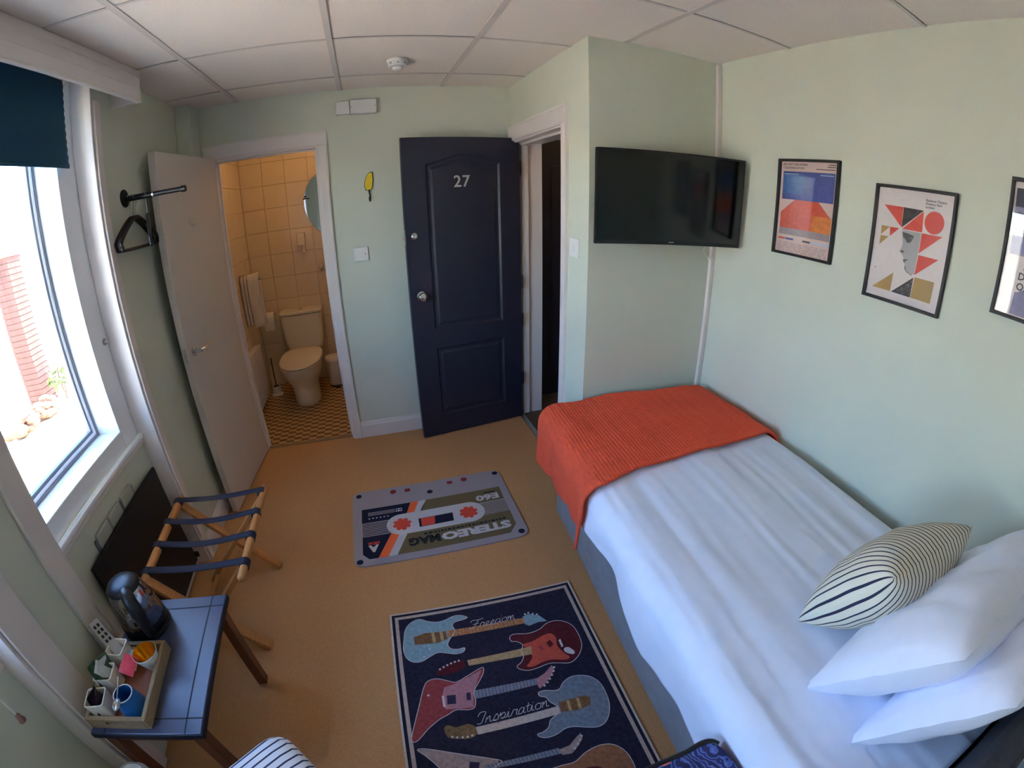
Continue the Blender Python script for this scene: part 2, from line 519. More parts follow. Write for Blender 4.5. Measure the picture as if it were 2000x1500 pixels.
# suspended ceiling: slab above, grid bars and loose tiles
ceil = build('ceiling', MB().box(-1.40, W + 0.1, YF - 0.1, YT + 0.1, ZT, ZT + 0.08).box(-1.40, XE + 0.1, YT + 0.1, YB + 0.1, ZT, ZT + 0.08), M['white'], kind='structure', label='suspended ceiling of square mineral tiles')
GX = [-0.7132 + 0.6 * i for i in range(-1, 5)]
GY = [1.9352 + 0.6005 * i for i in range(-5, 3)]
HB = 0.012
def clipr(a, b, lo, hi):
    return max(a, lo), min(b, hi)
for i in range(len(GX) - 1):
    for j in range(len(GY) - 1):
        x0, x1 = clipr(GX[i] + HB * 0.55, GX[i + 1] - HB * 0.55, XL + 0.001, W - 0.001)
        y0, y1 = clipr(GY[j] + HB * 0.55, GY[j + 1] - HB * 0.55, YF + 0.001, YB - 0.001)
        if x1 - x0 < 0.03 or y1 - y0 < 0.03: continue
        poly = [(x0, y0), (x1, y0), (x1, y1), (x0, y1)]
        if y1 > YT and x1 > XE:
            if x0 >= XE:
                y1 = YT - 0.001
                if y1 - y0 < 0.03: continue
                poly = [(x0, y0), (x1, y0), (x1, y1), (x0, y1)]
            elif y0 >= YT:
                x1 = XE - 0.001
                poly = [(x0, y0), (x1, y0), (x1, y1), (x0, y1)]
            else:
                poly = [(x0, y0), (x1, y0), (x1, YT - .001), (XE - .001, YT - .001), (XE - .001, y1), (x0, y1)]
        dz = random.uniform(0.003, 0.007)
        build('ceiling_tile', MB().slab(poly, H + dz, H + dz + 0.014), M['tile'], ceil)
for gx in GX:
    if gx - HB < XL or gx > W: continue
    y1 = YB - 0.001 if gx < XE else YT - 0.001
    build('grid_bar', MB().box(gx - HB, gx + HB, YF + .001, y1, H, H + 0.0025).box(gx - 0.003, gx + 0.003, YF + .001, y1, H + 0.0025, H + 0.03), M['tbar'], ceil)
for gy in GY:
    if gy < YF or gy > YB: continue
    x1 = W - 0.001 if gy < YT else XE - 0.001
    build('grid_bar', MB().box(XL + .001, x1, gy - HB * 0.55, gy + HB * 0.55, H + 0.0006, H + 0.0022), M['tbar'], ceil)

# ------------------------------------------------------------------ windows
def window(n, y0, y1, lip0, lip1, arch_lo, arch_hi, label):
    r = root('window_%d' % n, (XA, (y0 + y1) / 2, 0.75), label=label, kind='structure')
    zs, zt = 0.75, 2.204
    XFr = -1.130                                  # front of the plastic frame
    # sill nosing and reveal linings
    build('sill', MB().box(XFr + 0.001, -1.104, y0 + 0.0125, y1 - 0.0125, 0.728, zs - 0.002), M['upvc'], r, bevel=0.005)
    build('sill_bead', MB().box(-1.120, -1.113, y0 + 0.0125, y1 - 0.0125, 0.706, 0.727), M['white'], r, bevel=0.002)
    for ya, yb in ((y1 - 0.012, y1 - 0.0005), (y0 + 0.0005, y0 + 0.012)):
        build('reveal_board', MB().box(XFr + 0.001, XL + 0.004, ya, yb, zs, zt).box(XA + 0.001, XL + 0.004, ya, yb, 0, zs), M['white'], r, bevel=0.002)
    # architraves to the floor
    for (a, b) in (arch_lo, arch_hi):
        build('architrave', MB().box(XL + 0.0005, XL + 0.014, a, b, 0.0, 2.10), M['white'], r, bevel=0.004)
    # deep white plastic frame: stiles and rails
    zb, zh = 0.823, 2.14
    build('frame_stile', MB().box(XG, XFr, lip1, y1 - 0.001, zs, zt), M['upvc'], r, bevel=0.003)
    build('frame_stile', MB().box(XG, XFr, y0 + 0.001, lip0, zs, zt), M['upvc'], r, bevel=0.003)
    build('frame_rail', MB().box(XG, XFr, lip0, lip1, zs, zb), M['upvc'], r, bevel=0.003)
    build('frame_rail', MB().box(XG, XFr, lip0, lip1, zh, zt), M['upvc'], r, bevel=0.003)
    P = lambda a, b, d: (d, a, b)
    build('gasket', MB().rring(P, lip0, lip1, zb, zh, 0.012, XG + 0.020, XG - 0.01), M['gasket'], r)
    build('glazing_bead', MB().rring(P, lip0 + 0.011, lip1 - 0.011, zb + 0.011, zh - 0.011, 0.014, XG + 0.016, XG - 0.01), M['upvc'], r)
    build('gasket', MB().rring(P, lip0 + 0.024, lip1 - 0.024, zb + 0.024, zh - 0.024, 0.013, XG + 0.010, XG - 0.01), M['gasket'], r)
    build('glass_pane', MB().box(XG - 0.003, XG + 0.003, lip0 + 0.028, lip1 - 0.028, zb + 0.028, zh - 0.028), M['glass'], r)
    return r
w1 = window(1, *BAYS[0], 0.985, 1.640, (0.86, 0.9445), (1.7755, 1.822), 'tall white framed window with the teal blind, bright daylight outside')
w2 = window(2, *BAYS[1], -0.21, 0.50, (-0.33, -0.2505), (0.6205, 0.725), 'second white window bay nearest the camera at the far left')
# cord cleat on the first window's reveal
build('cord_cleat', MB().lathe([(0.014, 0), (0.014, 0.004), (0.006, 0.006), (0.006, 0.016), (0.010, 0.018), (0.010, 0.022)], (-1.130, 1.735, 1.172), 14, axis=(1, 0, 0)), M['greyplastic'], w1, smooth=40)

# skirting
build('baseboard_back', MB().prism([(0, 0), (0.016, 0), (0.016, 0.088), (0.012, 0.098), (0.008, 0.112), (0, 0.114)], lambda a, b: (-0.199, YB - a, b), lambda a, b: (XE - 0.0165, YB - a, b)), M['white'], kind='structure', label='white skirting along the back wall')
build('baseboard_left', MB().prism([(0, 0), (0.016, 0), (0.016, 0.088), (0.012, 0.098), (0.008, 0.112), (0, 0.114)], lambda a, b: (XL + a, 1.823, b), lambda a, b: (XL + a, 2.679, b)), M['white'], kind='structure', label='white skirting on the left wall beside the bathroom door')
build('baseboard_right', MB().prism([(0, 0), (0.016, 0), (0.016, 0.088), (0.012, 0.098), (0.008, 0.112), (0, 0.114)], lambda a, b: (W - a, YF, b), lambda a, b: (W - a, YT - 0.017, b)), M['white'], kind='structure', label='white skirting on the poster wall behind the bed')
build('baseboard_window', MB().box(XA, XA + 0.014, BAYS[0][0] + 0.013, BAYS[0][1] - 0.013, 0, 0.11), M['white'], kind='structure', bevel=0.003, label='white skirting under the window with the teal blind')

# ------------------------------------------------------------------ bathroom doorway frame
def arch_profile(w):
    return [(0, 0), (0, 0.012), (0.008, 0.016), (w - 0.016, 0.016), (w - 0.008, 0.020), (w, 0.018), (w, 0)]
r = root('trim_1', (-0.57, YB, 0), kind='structure', label='white frame around the bathroom doorway')
build('lining', MB().box(BX0, BX0 + 0.012, YB, YB + 0.1, 0.0, BZ - 0.012).box(BX1 - 0.012, BX1, YB, YB + 0.1, 0.0, BZ - 0.012).box(BX0, BX1, YB, YB + 0.1, BZ - 0.012, BZ), M['white'], r)
build('door_stop', MB().box(BX0 + 0.012, BX0 + 0.022, YB + 0.045, YB + 0.06, 0.006, BZ - 0.022).box(BX1 - 0.022, BX1 - 0.012, YB + 0.045, YB + 0.06, 0.006, BZ - 0.022).box(BX0 + 0.012, BX1 - 0.012, YB + 0.045, YB + 0.06, BZ - 0.022, BZ - 0.012), M['white'], r)
build('architrave', MB().prism(arch_profile(0.058), lambda a, b: (BX1 - 0.003 + a, YB - b, 0), lambda a, b: (BX1 - 0.003 + a, YB - b, BZ - 0.002)), M['white'], r)
build('architrave', MB().prism(arch_profile(0.058), lambda a, b: (BX0 + 0.003 - a, YB - b, 0), lambda a, b: (BX0 + 0.003 - a, YB - b, BZ - 0.002)), M['white'], r)
build('architrave', MB().prism(arch_profile(0.084), lambda a, b: (BX0 - 0.055, YB - b, BZ - 0.002 + a), lambda a, b: (BX1 + 0.055, YB - b, BZ - 0.002 + a)), M['white'], r)
build('strike_plate', MB().box(BX1 - 0.0135, BX1 - 0.012, YB + 0.012, YB + 0.034, 0.90, 0.96), M['steel'], r)

# entrance doorway frame
r = root('trim_2', (XE, 2.43, 0), kind='structure', label='white frame around the entrance doorway')
build('lining', MB().box(XE, XE + ET, EY0, EY0 + 0.012, 0.0, EZ - 0.012).box(XE, XE + ET, EY1 - 0.006, EY1, 0.0, EZ - 0.012).box(XE, XE + ET, EY0, EY1, EZ - 0.012, EZ), M['white'], r)
build('door_stop', MB().box(XE + 0.055, XE + 0.10, EY0 + 0.012, EY0 + 0.026, 0.006, EZ - 0.026).box(XE + 0.055, XE + 0.10, EY1 - 0.026, EY1 - 0.006, 0.006, EZ - 0.026).box(XE + 0.055, XE + 0.10, EY0 + 0.012, EY1 - 0.006, EZ - 0.026, EZ - 0.012), M['white'], r, bevel=0.002)
build('architrave', MB().prism(arch_profile(0.062), lambda a, b: (XE - b, EY0 + 0.002 - a, 0), lambda a, b: (XE - b, EY0 + 0.002 - a, EZ - 0.003)), M['white'], r)
build('architrave', MB().prism(arch_profile(0.092), lambda a, b: (XE - b, EY0 - 0.060, EZ - 0.003 + a), lambda a, b: (XE - b, YB - 0.001, EZ - 0.003 + a)), M['white'], r)
build('lock_keep', MB().box(XE + 0.002, XE + 0.05, EY0 + 0.012, EY0 + 0.034, 1.27, 1.345), M['whiteplastic'], r, bevel=0.003)

# ------------------------------------------------------------------ navy entrance door, number 27
D0 = Vector((0.2194, 2.6781, 0)); D1 = Vector((0.9454, 2.7696, 0))
dx = (D1 - D0).normalized(); dn = Vector((dx.y, -dx.x, 0))      # dn points into the room
dw = 0.7317
DT = 0.038
def D(a, z, d=0.0):
    return D0 + dx * a + dn * d + Vector((0, 0, z))
d27 = root('door_1', D(dw, 0), kind='structure', label='open navy panelled entrance door numbered 27')
# leaf with two recessed moulded panels: stiles and rails around sunk fields
arch_top = [(0.597 - (0.597 - 0.137) * t, 1.735 + 0.053 * (math.sin(PI * t) ** 1.6)) for t in [k / 16 for k in range(17)]]
up_out = [(0.137, 0.738), (0.597, 0.738)] + arch_top
lo_out = [(0.139, 0.150), (0.601, 0.150), (0.601, 0.616), (0.139, 0.616)]
def inset(poly, d):
    cx = sum(q[0] for q in poly) / len(poly); cz = sum(q[1] for q in poly) / len(poly)
    n = len(poly); out = []
    for i in range(n):
        p0, p1, p2 = Vector(poly[i - 1]), Vector(poly[i]), Vector(poly[(i + 1) % n])
        e1 = (p1 - p0); e2 = (p2 - p1)
        if e1.length < 1e-6: e1 = e2
        if e2.length < 1e-6: e2 = e1
        n1 = Vector((-e1.y, e1.x)).normalized(); n2 = Vector((-e2.y, e2.x)).normalized()
        b = (n1 + n2)
        b = b / max(b.length_squared / 2, 0.3)
        q = p1 + b * d
        out.append(tuple(q))
    return out
mb = MB()
# back and edges
o4 = [D(0, 0.008), D(dw, 0.008), D(dw, 1.891), D(0, 1.891)]
b4 = [D(0, 0.008, -DT), D(dw, 0.008, -DT), D(dw, 1.891, -DT), D(0, 1.891, -DT)]
mb.v = [tuple(q) for q in o4 + b4]
mb.f = [(4, 7, 6, 5), (0, 4, 5, 1), (1, 5, 6, 2), (2, 6, 7, 3), (3, 7, 4, 0)]
def ring(poly, d):
    n = len(mb.v)
    mb.v += [tuple(D(a, z, d)) for a, z in poly]
    return list(range(n, n + len(poly)))
def bridge(r0, r1):
    k = len(r0)
    for i in range(k):
        j = (i + 1) % k
        mb.f.append((r0[i], r0[j], r1[j], r1[i]))
ru = ring(up_out, 0); rl = ring(lo_out, 0)
# front face around the panels (strips)
la = ring([(0, 0.150), (0, 0.616), (0, 0.738), (0, 1.735), (dw, 0.150), (dw, 0.616), (dw, 0.738), (dw, 1.735)], 0)
mb.f += [(0, 1, la[4], rl[1], rl[0], la[0]), (la[0], rl[0], rl[3], la[1]), (rl[1], la[4], la[5], rl[2]),
         (la[1], rl[3], rl[2], la[5], la[6], ru[1], ru[0], la[2]), (la[2], ru[0], ru[-1], la[3]), (ru[1], la[6], la[7], ru[2]),
         tuple([la[3]] + [ru[k] for k in range(len(ru) - 1, 1, -1)] + [la[7], 2, 3])]
for r0, poly in ((ru, up_out), (rl, lo_out)):
    p1 = inset(poly, 0.012); r1 = ring(p1, -0.009)
    p2 = inset(poly, 0.026); r2 = ring(p2, -0.009)
    p3 = inset(poly, 0.040); r3 = ring(p3, -0.003)
    bridge(r0, r1); bridge(r1, r2); bridge(r2, r3)
    mb.f.append(tuple(r3))
build('door_leaf', mb, M['navy'], d27)
me = text_mesh('27', 0.098, depth=0.0008, bold=0.0012, spacing=1.08)
build('door_number', MB().add_mesh(me, frame_matrix(D(0.303, 1.594, -0.0015), dx, (0, 0, 1))), M['greyplastic'], d27, label='pale grey figures 27')
kb = build('door_knob', MB().lathe([(0.028, 0), (0.028, 0.004), (0.011, 0.010), (0.011, 0.022), (0.022, 0.030), (0.027, 0.042), (0.024, 0.055), (0.012, 0.061)], D(0.068, 0.961), 24, axis=dn), M['chrome'], d27, smooth=35, label='round chrome knob')
build('door_lock', MB().lathe([(0.021, 0), (0.021, 0.006), (0.015, 0.012), (0.013, 0.013)], D(0.050, 1.319), 20, axis=dn), M['chrome'], d27, smooth=35, label='round chrome lock cylinder')
build('lock_latch', MB().obox(D(-0.004, 1.27, -0.010), dx * 0.004, dn * -0.018, (0, 0, 0.09)).obox(D(-0.012, 1.30, -0.014), dx * 0.009, dn * -0.010, (0, 0, 0.02)), M['steel'], d27)
for z in (1.66, 0.93, 0.68, 0.26):
    build('hinge', MB().tube([D(dw + 0.004, z, 0.004), D(dw + 0.004, z + 0.085, 0.004)], 0.006, 10).obox(D(dw - 0.001, z, -0.001), dx * 0.004, dn * -0.03, (0, 0, 0.085)), M['blackmetal'], d27, smooth=40)

# ------------------------------------------------------------------ white bathroom door, standing open
V0 = Vector((-0.8765, 2.8167, 0)); V1 = Vector((-0.9507, 2.1520, 0))
vx = (V1 - V0).normalized(); vn = Vector((-vx.y, vx.x, 0))       # vn points towards the room centre (+x)
if vn.x < 0: vn = -vn
vw = (V1 - V0).length
def V(a, z, d=0.0):
    return V0 + vx * a + vn * d + Vector((0, 0, z))
d2 = root('door_2', V(0, 0), kind='structure', label='plain white bathroom door standing open')
build('door_leaf', MB().obox(V(0, 0.01, 0), vx * vw, vn * -0.038, (0, 0, 1.8995)), M['doorwhite'], d2, bevel=0.002)
ha = vw - 0.060
hh = build('door_handle', MB().lathe([(0.025, 0), (0.025, 0.006), (0.012, 0.010), (0.010, 0.045), (0.0, 0.047)], V(ha, 0.945), 20, axis=vn, cap=False), M['chrome'], d2, smooth=35, label='chrome lever handle')
build('lever', MB().tube([V(ha, 0.945, 0.045), V(ha - 0.02, 0.945, 0.052), V(ha - 0.06, 0.948, 0.052), V(ha - 0.115, 0.955, 0.046)], [0.009, 0.009, 0.008, 0.006], 10), M['chrome'], hh, smooth=60)
hb = build('door_handle', MB().lathe([(0.025, 0), (0.025, 0.006), (0.012, 0.010), (0.010, 0.045), (0.0, 0.047)], V(ha, 0.945, -0.038), 20, axis=-vn, cap=False), M['chrome'], d2, smooth=35)
build('lever', MB().tube([V(ha, 0.945, -0.078), V(ha - 0.02, 0.945, -0.084), V(ha - 0.06, 0.948, -0.084), V(ha - 0.105, 0.955, -0.078)], [0.009, 0.009, 0.008, 0.006], 10), M['chrome'], hb, smooth=60)
build('latch_plate', MB().obox(V(vw, 0.905, -0.009), vx * 0.0015, vn * -0.02, (0, 0, 0.07)).obox(V(vw, 0.935, -0.014), vx * 0.008, vn * -0.010, (0, 0, 0.016)), M['steel'], d2)
build('coat_hook', MB().tube([V(0.40, 1.585, 0.002), V(0.40, 1.555, 0.006), V(0.395, 1.54, 0.016), V(0.385, 1.548, 0.02)], 0.003, 8).tube([V(0.375, 1.545, 0.003), V(0.365, 1.54, 0.01), V(0.352, 1.552, 0.012)], 0.003, 8), M['greyplastic'], d2, smooth=60)

# dark door across the corridor
d3 = root('door_3', (1.57, 3.05, 0), kind='structure', label='dark navy door across the corridor')
build('door_leaf', MB().box(1.152, 1.92, 3.052, 3.09, 0.006, 1.925), M['navy'], d3, bevel=0.003)
P = lambda a, b, d: (a, d, b)
for (z0, z1) in ((0.16, 0.62), (0.75, 1.74)):
    build('panel_moulding', MB().rring(P, 1.27, 1.80, z0, z1, 0.024, 3.046, 3.053), M['navy'], d3, bevel=0.003)
build('door_plate', MB().box(1.47, 1.53, 3.0495, 3.0525, 1.60, 1.67), M['greyplastic'], d3)

# ================================================================== BED
BA = math.radians(5.2)
bx = Vector((math.cos(BA), -math.sin(BA), 0)); by = Vector((-math.sin(BA), -math.cos(BA), 0))   # across, towards the head
B0 = Vector((0.757, 1.752, 0))
def B(a, s, z):
    return B0 + bx * a + by * s + Vector((0, 0, z))
BW, BL = 0.87, 1.90
bed = root('bed', B(BW / 2, BL / 2, 0), 'single divan bed with grey base pushed against the poster wall', 'bed')
def rrect(x0, x1, y0, y1, r, n=5):
    out = []
    for cx, cy, a0 in ((x1 - r, y1 - r, 0), (x0 + r, y1 - r, 90), (x0 + r, y0 + r, 180), (x1 - r, y0 + r, 270)):
        for k in range(n + 1):
            a = math.radians(a0 + 90 * k / n)
            out.append((cx + r * math.cos(a), cy + r * math.sin(a)))
    return out
# base with a slightly rippled fabric skirt
def base_fn(u, v):
    pts = base_fn.pts
    k = u * len(pts); i = int(k) % len(pts); t = k - int(k)
    p = Vector(pts[i]).lerp(Vector(pts[(i + 1) % len(pts)]), t)
    w = 0.006 * math.sin(u * 160) * (1 - v) + 0.004 * math.sin(u * 61 + 1)
    c = Vector((BW / 2, BL / 2))
    d = (p - c).normalized()
    p = p + d * w
    return B(p.x, p.y, 0.003 + v * 0.34)
base_fn.pts = rrect(0.012, BW - 0.012, 0.012, BL - 0.012, 0.06, 6)
mb = MB().grid(260, 5, base_fn, wrap_u=True)
mb.f.append(tuple(i * 5 + 4 for i in range(260)))
mb.f.append(tuple(reversed([i * 5 for i in range(260)])))
build('divan_base', mb, M['divan'], bed, smooth=50)
build('mattress', MB().prism(rrect(0.01, BW - 0.01, 0.01, BL - 0.01, 0.07), lambda a, b: B(a, b, 0.345), lambda a, b: B(a, b, 0.545)), M['duvet'], bed, bevel=0.02, smooth=40)
build('headboard', MB().prism(rrect(-0.04, BW + 0.01, BL + 0.006, BL + 0.075, 0.02), lambda a, b: B(a, b, 0.05), lambda a, b: B(a, b, 0.80)), M['headboard'], bed, bevel=0.015, smooth=40, label='charcoal fabric headboard')

def drape(s0, s1, xl, xr, zl, zr, ztop, disp, nS=90, nT=110, rad=0.075):
    """cloth over the bed: s along the bed, t across from the left hem, over the top, to the right hem"""
    mb = MB()
    def fn(u, v):
        s = s0(v) + (s1(v) - s0(v)) * u
        l, rr, hl, hr = xl(s), xr(s), zl(s), zr(s)
        zt = ztop(0.5 * (l + rr), s)
        dl = max(zt - rad - hl, 0.005); dr = max(zt - rad - hr, 0.005)
        arc = PI / 2 * rad; flat = rr - l - 2 * rad
        f = v
        # fixed share of the samples for each stretch keeps quads regular
        if f < 0.22:
            k = f / 0.22
            p = Vector((l, hl + dl * k)); nrm = Vector((-1, 0))
        elif f < 0.32:
            a = (f - 0.22) / 0.10 * PI / 2
            p = Vector((l + rad - rad * math.cos(a), zt - rad + rad * math.sin(a))); nrm = Vector((-math.cos(a), math.sin(a)))
        elif f < 0.80:
            k = (f - 0.32) / 0.48
            x = l + rad + flat * k
            p = Vector((x, zt)); nrm = Vector((0, 1))
        elif f < 0.90:
            a = (f - 0.80) / 0.10 * PI / 2
            p = Vector((rr - rad + rad * math.sin(a), zt - rad + rad * math.cos(a))); nrm = Vector((math.sin(a), math.cos(a)))
        else:
            k = (f - 0.90) / 0.10
            p = Vector((rr, zt - rad - dr * k)); nrm = Vector((1, 0))
        cr = 0.02 * max(0.0, 1 - ((p.x - 0.5 * (l + rr)) / (0.5 * (rr - l))) ** 2) if nrm.y > 0 else 0
        p = p + nrm * disp(s, p.x, f) + Vector((0, cr))
        return B(p.x, s, p.y)
    return mb.grid(nS, nT, fn)

def nz(*a):
    return noise.noise(Vector(a))
def pw(tbl):
    def f(s):
        if s <= tbl[0][0]: return tbl[0][1]
        for (a, va), (b, vb) in zip(tbl, tbl[1:]):
            if s <= b: return va + (vb - va) * (s - a) / (b - a)
        return tbl[-1][1]
    return f
XR = pw([(0, 0.858), (0.5, 0.885), (1.0, 0.915), (1.9, 0.93)])
DX = pw([(0, -0.055), (0.6, -0.075), (1.2, -0.065), (1.9, -0.05)])
DZ = pw([(0, 0.40), (0.62, 0.41), (0.8, 0.40), (1.0, 0.36), (1.15, 0.315), (1.3, 0.325), (1.55, 0.31), (1.9, 0.31)])
TOPZ = lambda x, s: 0.572 + 0.012 * math.sin(s * 3.0 + 0.4) * 0.4
def duvet_disp(s, x, f):
    fade = 1.0
    w = 0.0045 * nz(x * 13, s * 0.9, 0.3) + 0.0042 * nz(x * 34, s * 1.1, 3.1) + 0.002 * nz(x * 70, s * 1.6, 6.1)
    if f < 0.3:                         # side drop: soft vertical-ish waves
        w = 0.012 * math.sin(s * 13 + 1.5 * nz(s * 2, 0.5, 0)) * (0.3 - f) / 0.3 + 0.006 * nz(s * 9, f * 8, 2)
    w += 0.007 * nz(x * 3.5, s * 3.2, 7)
    if s > 1.25:
        w += 0.006 * nz(x * 9, s * 9, 5) * min(1, (s - 1.25) / 0.2)
    return w
build('duvet', drape(lambda v: 0.015, lambda v: 1.895, DX, XR, lambda s: DZ(s) + 0.012 * math.sin(s * 9), lambda s: 0.46, TOPZ, duvet_disp, 150, 130), M['duvet'],
      smooth=180, recalc=False, solid=0.012, solid_off=-1, label='white cotton duvet spread over the bed, hanging over its side', cat='duvet')

# throw folded over the foot of the bed
THZ = pw([(-0.02, 0.40), (0.05, 0.35), (0.10, 0.34), (0.15, 0.315), (0.20, 0.335), (0.27, 0.355), (0.33, 0.33), (0.40, 0.345), (0.46, 0.375), (0.50, 0.335), (0.55, 0.34), (0.60, 0.325), (0.64, 0.315)])
def throw_edge(v):
    # wavy near edge: table over the cross-section fraction
    t = pw([(0.0, 0.655), (0.22, 0.648), (0.32, 0.650), (0.40, 0.605), (0.50, 0.59), (0.62, 0.575), (0.72, 0.55), (0.80, 0.53), (0.90, 0.555), (1.0, 0.57)])
    return t(v)
build('throw_blanket', drape(lambda v: 0.008, throw_edge, lambda s: DX(s) - 0.016 - 0.016 * math.sin(s * 22) * 0.6, lambda s: min(XR(s) + 0.004, 0.862 + 0.085 * s), THZ, lambda s: 0.47, lambda x, s: TOPZ(x, s) + 0.022,
      lambda s, x, f: duvet_disp(s, x, f) * 0.7 + 0.008 * nz(x * 5, s * 6, 9) + (0.010 * math.sin(s * 30) * (0.22 - f) / 0.22 if f < 0.22 else 0), 80, 130), M['throw'],
      smooth=180, recalc=False, solid=0.010, solid_off=-0.2, label='orange knitted throw draped across the foot of the bed', cat='blanket')

# ------------------------------------------------------------------ pillows and cushion
def pillow(L, Wd, T, mw, n=44, seed=0, wr=0.006, p=2.6, pull=0.05):
    mb = MB()
    def side(sg):
        def fn(u, v):
            a, b = 2 * u - 1, 2 * v - 1
            h = max(0.0, (1 - abs(a) ** p) * (1 - abs(b) ** p)) ** 0.5
            x = L / 2 * a * (1 - pull * (1 - abs(b) ** 2)) ; y = Wd / 2 * b * (1 - pull * 1.3 * (1 - abs(a) ** 2))
            edge = 1 - max(abs(a), abs(b)) ** 6
            z = sg * (T / 2 * h + wr * nz(a * 3 + seed, b * 3, sg) * edge + wr * 0.6 * nz(a * 9 + seed, b * 2.2, sg + 4) * edge) + (wr * 0.5 * nz(a * 3, b * 3, seed + 8))
            return mw @ Vector((x, y, z))
        return fn
    mb.grid(n, n, side(1)); mb.grid(n, n, side(-1), flip=True)
    # distance along the fabric across the middle, in stripe widths, counted from the left seam
    pts = [(L / 2 * (2 * i / (n - 1) - 1), T / 2 * max(0.0, 1 - abs(2 * i / (n - 1) - 1) ** p) ** 0.5) for i in range(n)]
    acc = [0.0]
    for q0, q1 in zip(pts, pts[1:]):
        acc.append(acc[-1] + math.hypot(q1[0] - q0[0], q1[1] - q0[1]))
    mb.across = [(0.35 * acc[i] + 0.65 * acc[-1] * i / (n - 1)) / 0.0175 + 0.62 for i in range(n) for j in range(n)] * 2
    return mb
def axes(c, ax, ay):
    return frame_matrix(c, ax, ay)
lean = lambda deg: (by * math.cos(math.radians(deg)) + Vector((0, 0, math.sin(math.radians(deg))))).normalized()
PILLOWS = [
    ('white cotton pillow in front, leaning on the other pillow', Vector((0.752, 0.098, 0.762)) + bx * 0.385, bx, lean(60), 0.79, 0.45, 0.215, 3),
    ('white cotton pillow behind, nearest the charcoal headboard', Vector((0.745, -0.045, 0.762)) + bx * 0.385, bx, lean(66), 0.79, 0.43, 0.165, 11),
]
for lb, c_, ax, ay, L, Wd, T, sd in PILLOWS:
    pm = pillow(L, Wd, T, axes(c_, ax, ay - ax * ay.dot(ax)), seed=sd, wr=0.010)
    build('pillow', pm, M['duvet'], smooth=180, label=lb, cat='pillow', group='white pillows on the bed')
cu_y = lean(62)
CUW = axes(Vector((0.862, 0.282, 0.748)) + bx * 0.185, bx, cu_y)
cs = stripes('ticking_cushion', (222, 214, 192), (40, 40, 66), 1.0, 0.24, None)
pm = pillow(0.38, 0.345, 0.205, CUW, n=60, seed=21, wr=0.003, p=2.4, pull=0.04)
build('cushion', pm, cs, attr=pm.across, smooth=180, label='navy and cream striped cushion leaning in front of the pillows', cat='cushion')

# ================================================================== RUGS
cm = root('cassette_mat', (0.15, 1.87, 0), 'grey door mat printed as a cassette tape, between bed and luggage rack', 'rug')
P_ = {k: mat('mat_print_' + k, c, 0.95, var=0.05, vscale=250, bump=0.3, bscale=500, spec=0.15) for k, c in dict(
    grey=(158, 148, 150), navy=(34, 34, 52), olive=(112, 98, 68), orange=(238, 108, 62), pale=(196, 190, 190), red=(214, 78, 60), maroon=(140, 48, 52), dark=(44, 46, 46)).items()}
ROT = math.radians(-0.5)
def cr_(x, y):
    x -= 0.15; y -= 1.87
    return (0.15 + x * math.cos(ROT) - y * math.sin(ROT), 1.87 + x * math.sin(ROT) + y * math.cos(ROT))
def cprint(name, polys, m, lv=1, parent=cm, joined=False):
    if not joined:
        for pts in polys:
            build(name, MB().slab([cr_(*q) for q in pts], 0.0075, 0.0078 + 0.0006 * lv), m, parent)
        return
    mb = MB()
    for pts in polys:
        mb.slab([cr_(*q) for q in pts], 0.0075, 0.0078 + 0.0006 * lv)
    return build(name, mb, m, parent, kind='stuff')
build('mat_body', MB().slab([cr_(*q) for q in rrect(-0.277, 0.575, 1.572, 2.167, 0.05)], 0.0, 0.0075), P_['grey'], cm)
def circ(x, y, r, n=18):
    return [(x + r * math.cos(2 * PI * k / n), y + r * math.sin(2 * PI * k / n)) for k in range(n)]
for q in [(-0.241, 2.127), (0.549, 2.134), (0.541, 1.608), (-0.249, 1.603)]:
    cprint('screw_print', [circ(*q, 0.016)], P_['navy'])
for q in [(-0.046, 2.123), (0.363, 2.128)]:
    cprint('hole_print', [circ(*q, 0.018)], P_['maroon'])
cprint('hole_print', [circ(0.157, 2.068, 0.016)], P_['dark'])
for q in [(0.035, 2.118), (0.279, 2.122)]:
    cprint('hole_print', [rrect(q[0] - 0.015, q[0] + 0.015, q[1] - 0.013, q[1] + 0.013, 0.004)], P_['maroon'])
cprint('label_print', [[(-0.228, 2.0), (0.039, 2.0), (0.0, 1.885), (-0.230, 1.885)], [(-0.230, 1.776), (-0.083, 1.776), (-0.159, 1.614), (-0.203, 1.614), (-0.233, 1.651)]], P_['navy'])
cprint('label_print', [[(0.125, 2.0), (0.537, 2.0), (0.534, 1.888), (0.068, 1.888)], [(0.534, 1.780), (0.532, 1.668), (0.487, 1.614), (-0.068, 1.614), (0.008, 1.780)]], P_['olive'])
cprint('stripe_print', [[(0.039, 2.0), (0.083, 2.0), (0.040, 1.885), (-0.002, 1.885)], [(-0.083, 1.776), (-0.036, 1.776), (-0.111, 1.614), (-0.159, 1.614)]], P_['orange'])
cprint('stripe_print', [[(0.083, 2.0), (0.125, 2.0), (0.075, 1.885), (0.040, 1.885)], [(-0.036, 1.776), (0.006, 1.776), (-0.068, 1.614), (-0.111, 1.614)]], P_['pale'])
cprint('line_print', [[(-0.228, 1.876 - k * 0.0125), (-0.08, 1.876 - k * 0.0125), (-0.08, 1.871 - k * 0.0125), (-0.228, 1.871 - k * 0.0125)] for k in range(8)], P_['navy'], joined=True)
cprint('line_print', [[(0.38, 1.876 - k * 0.0125), (0.534, 1.876 - k * 0.0125), (0.534, 1.871 - k * 0.0125), (0.38, 1.871 - k * 0.0125)] for k in range(8)], P_['olive'], joined=True)
cprint('window_print', [rrect(-0.103, 0.410, 1.752, 1.912, 0.078, 8)], P_['pale'], 2)
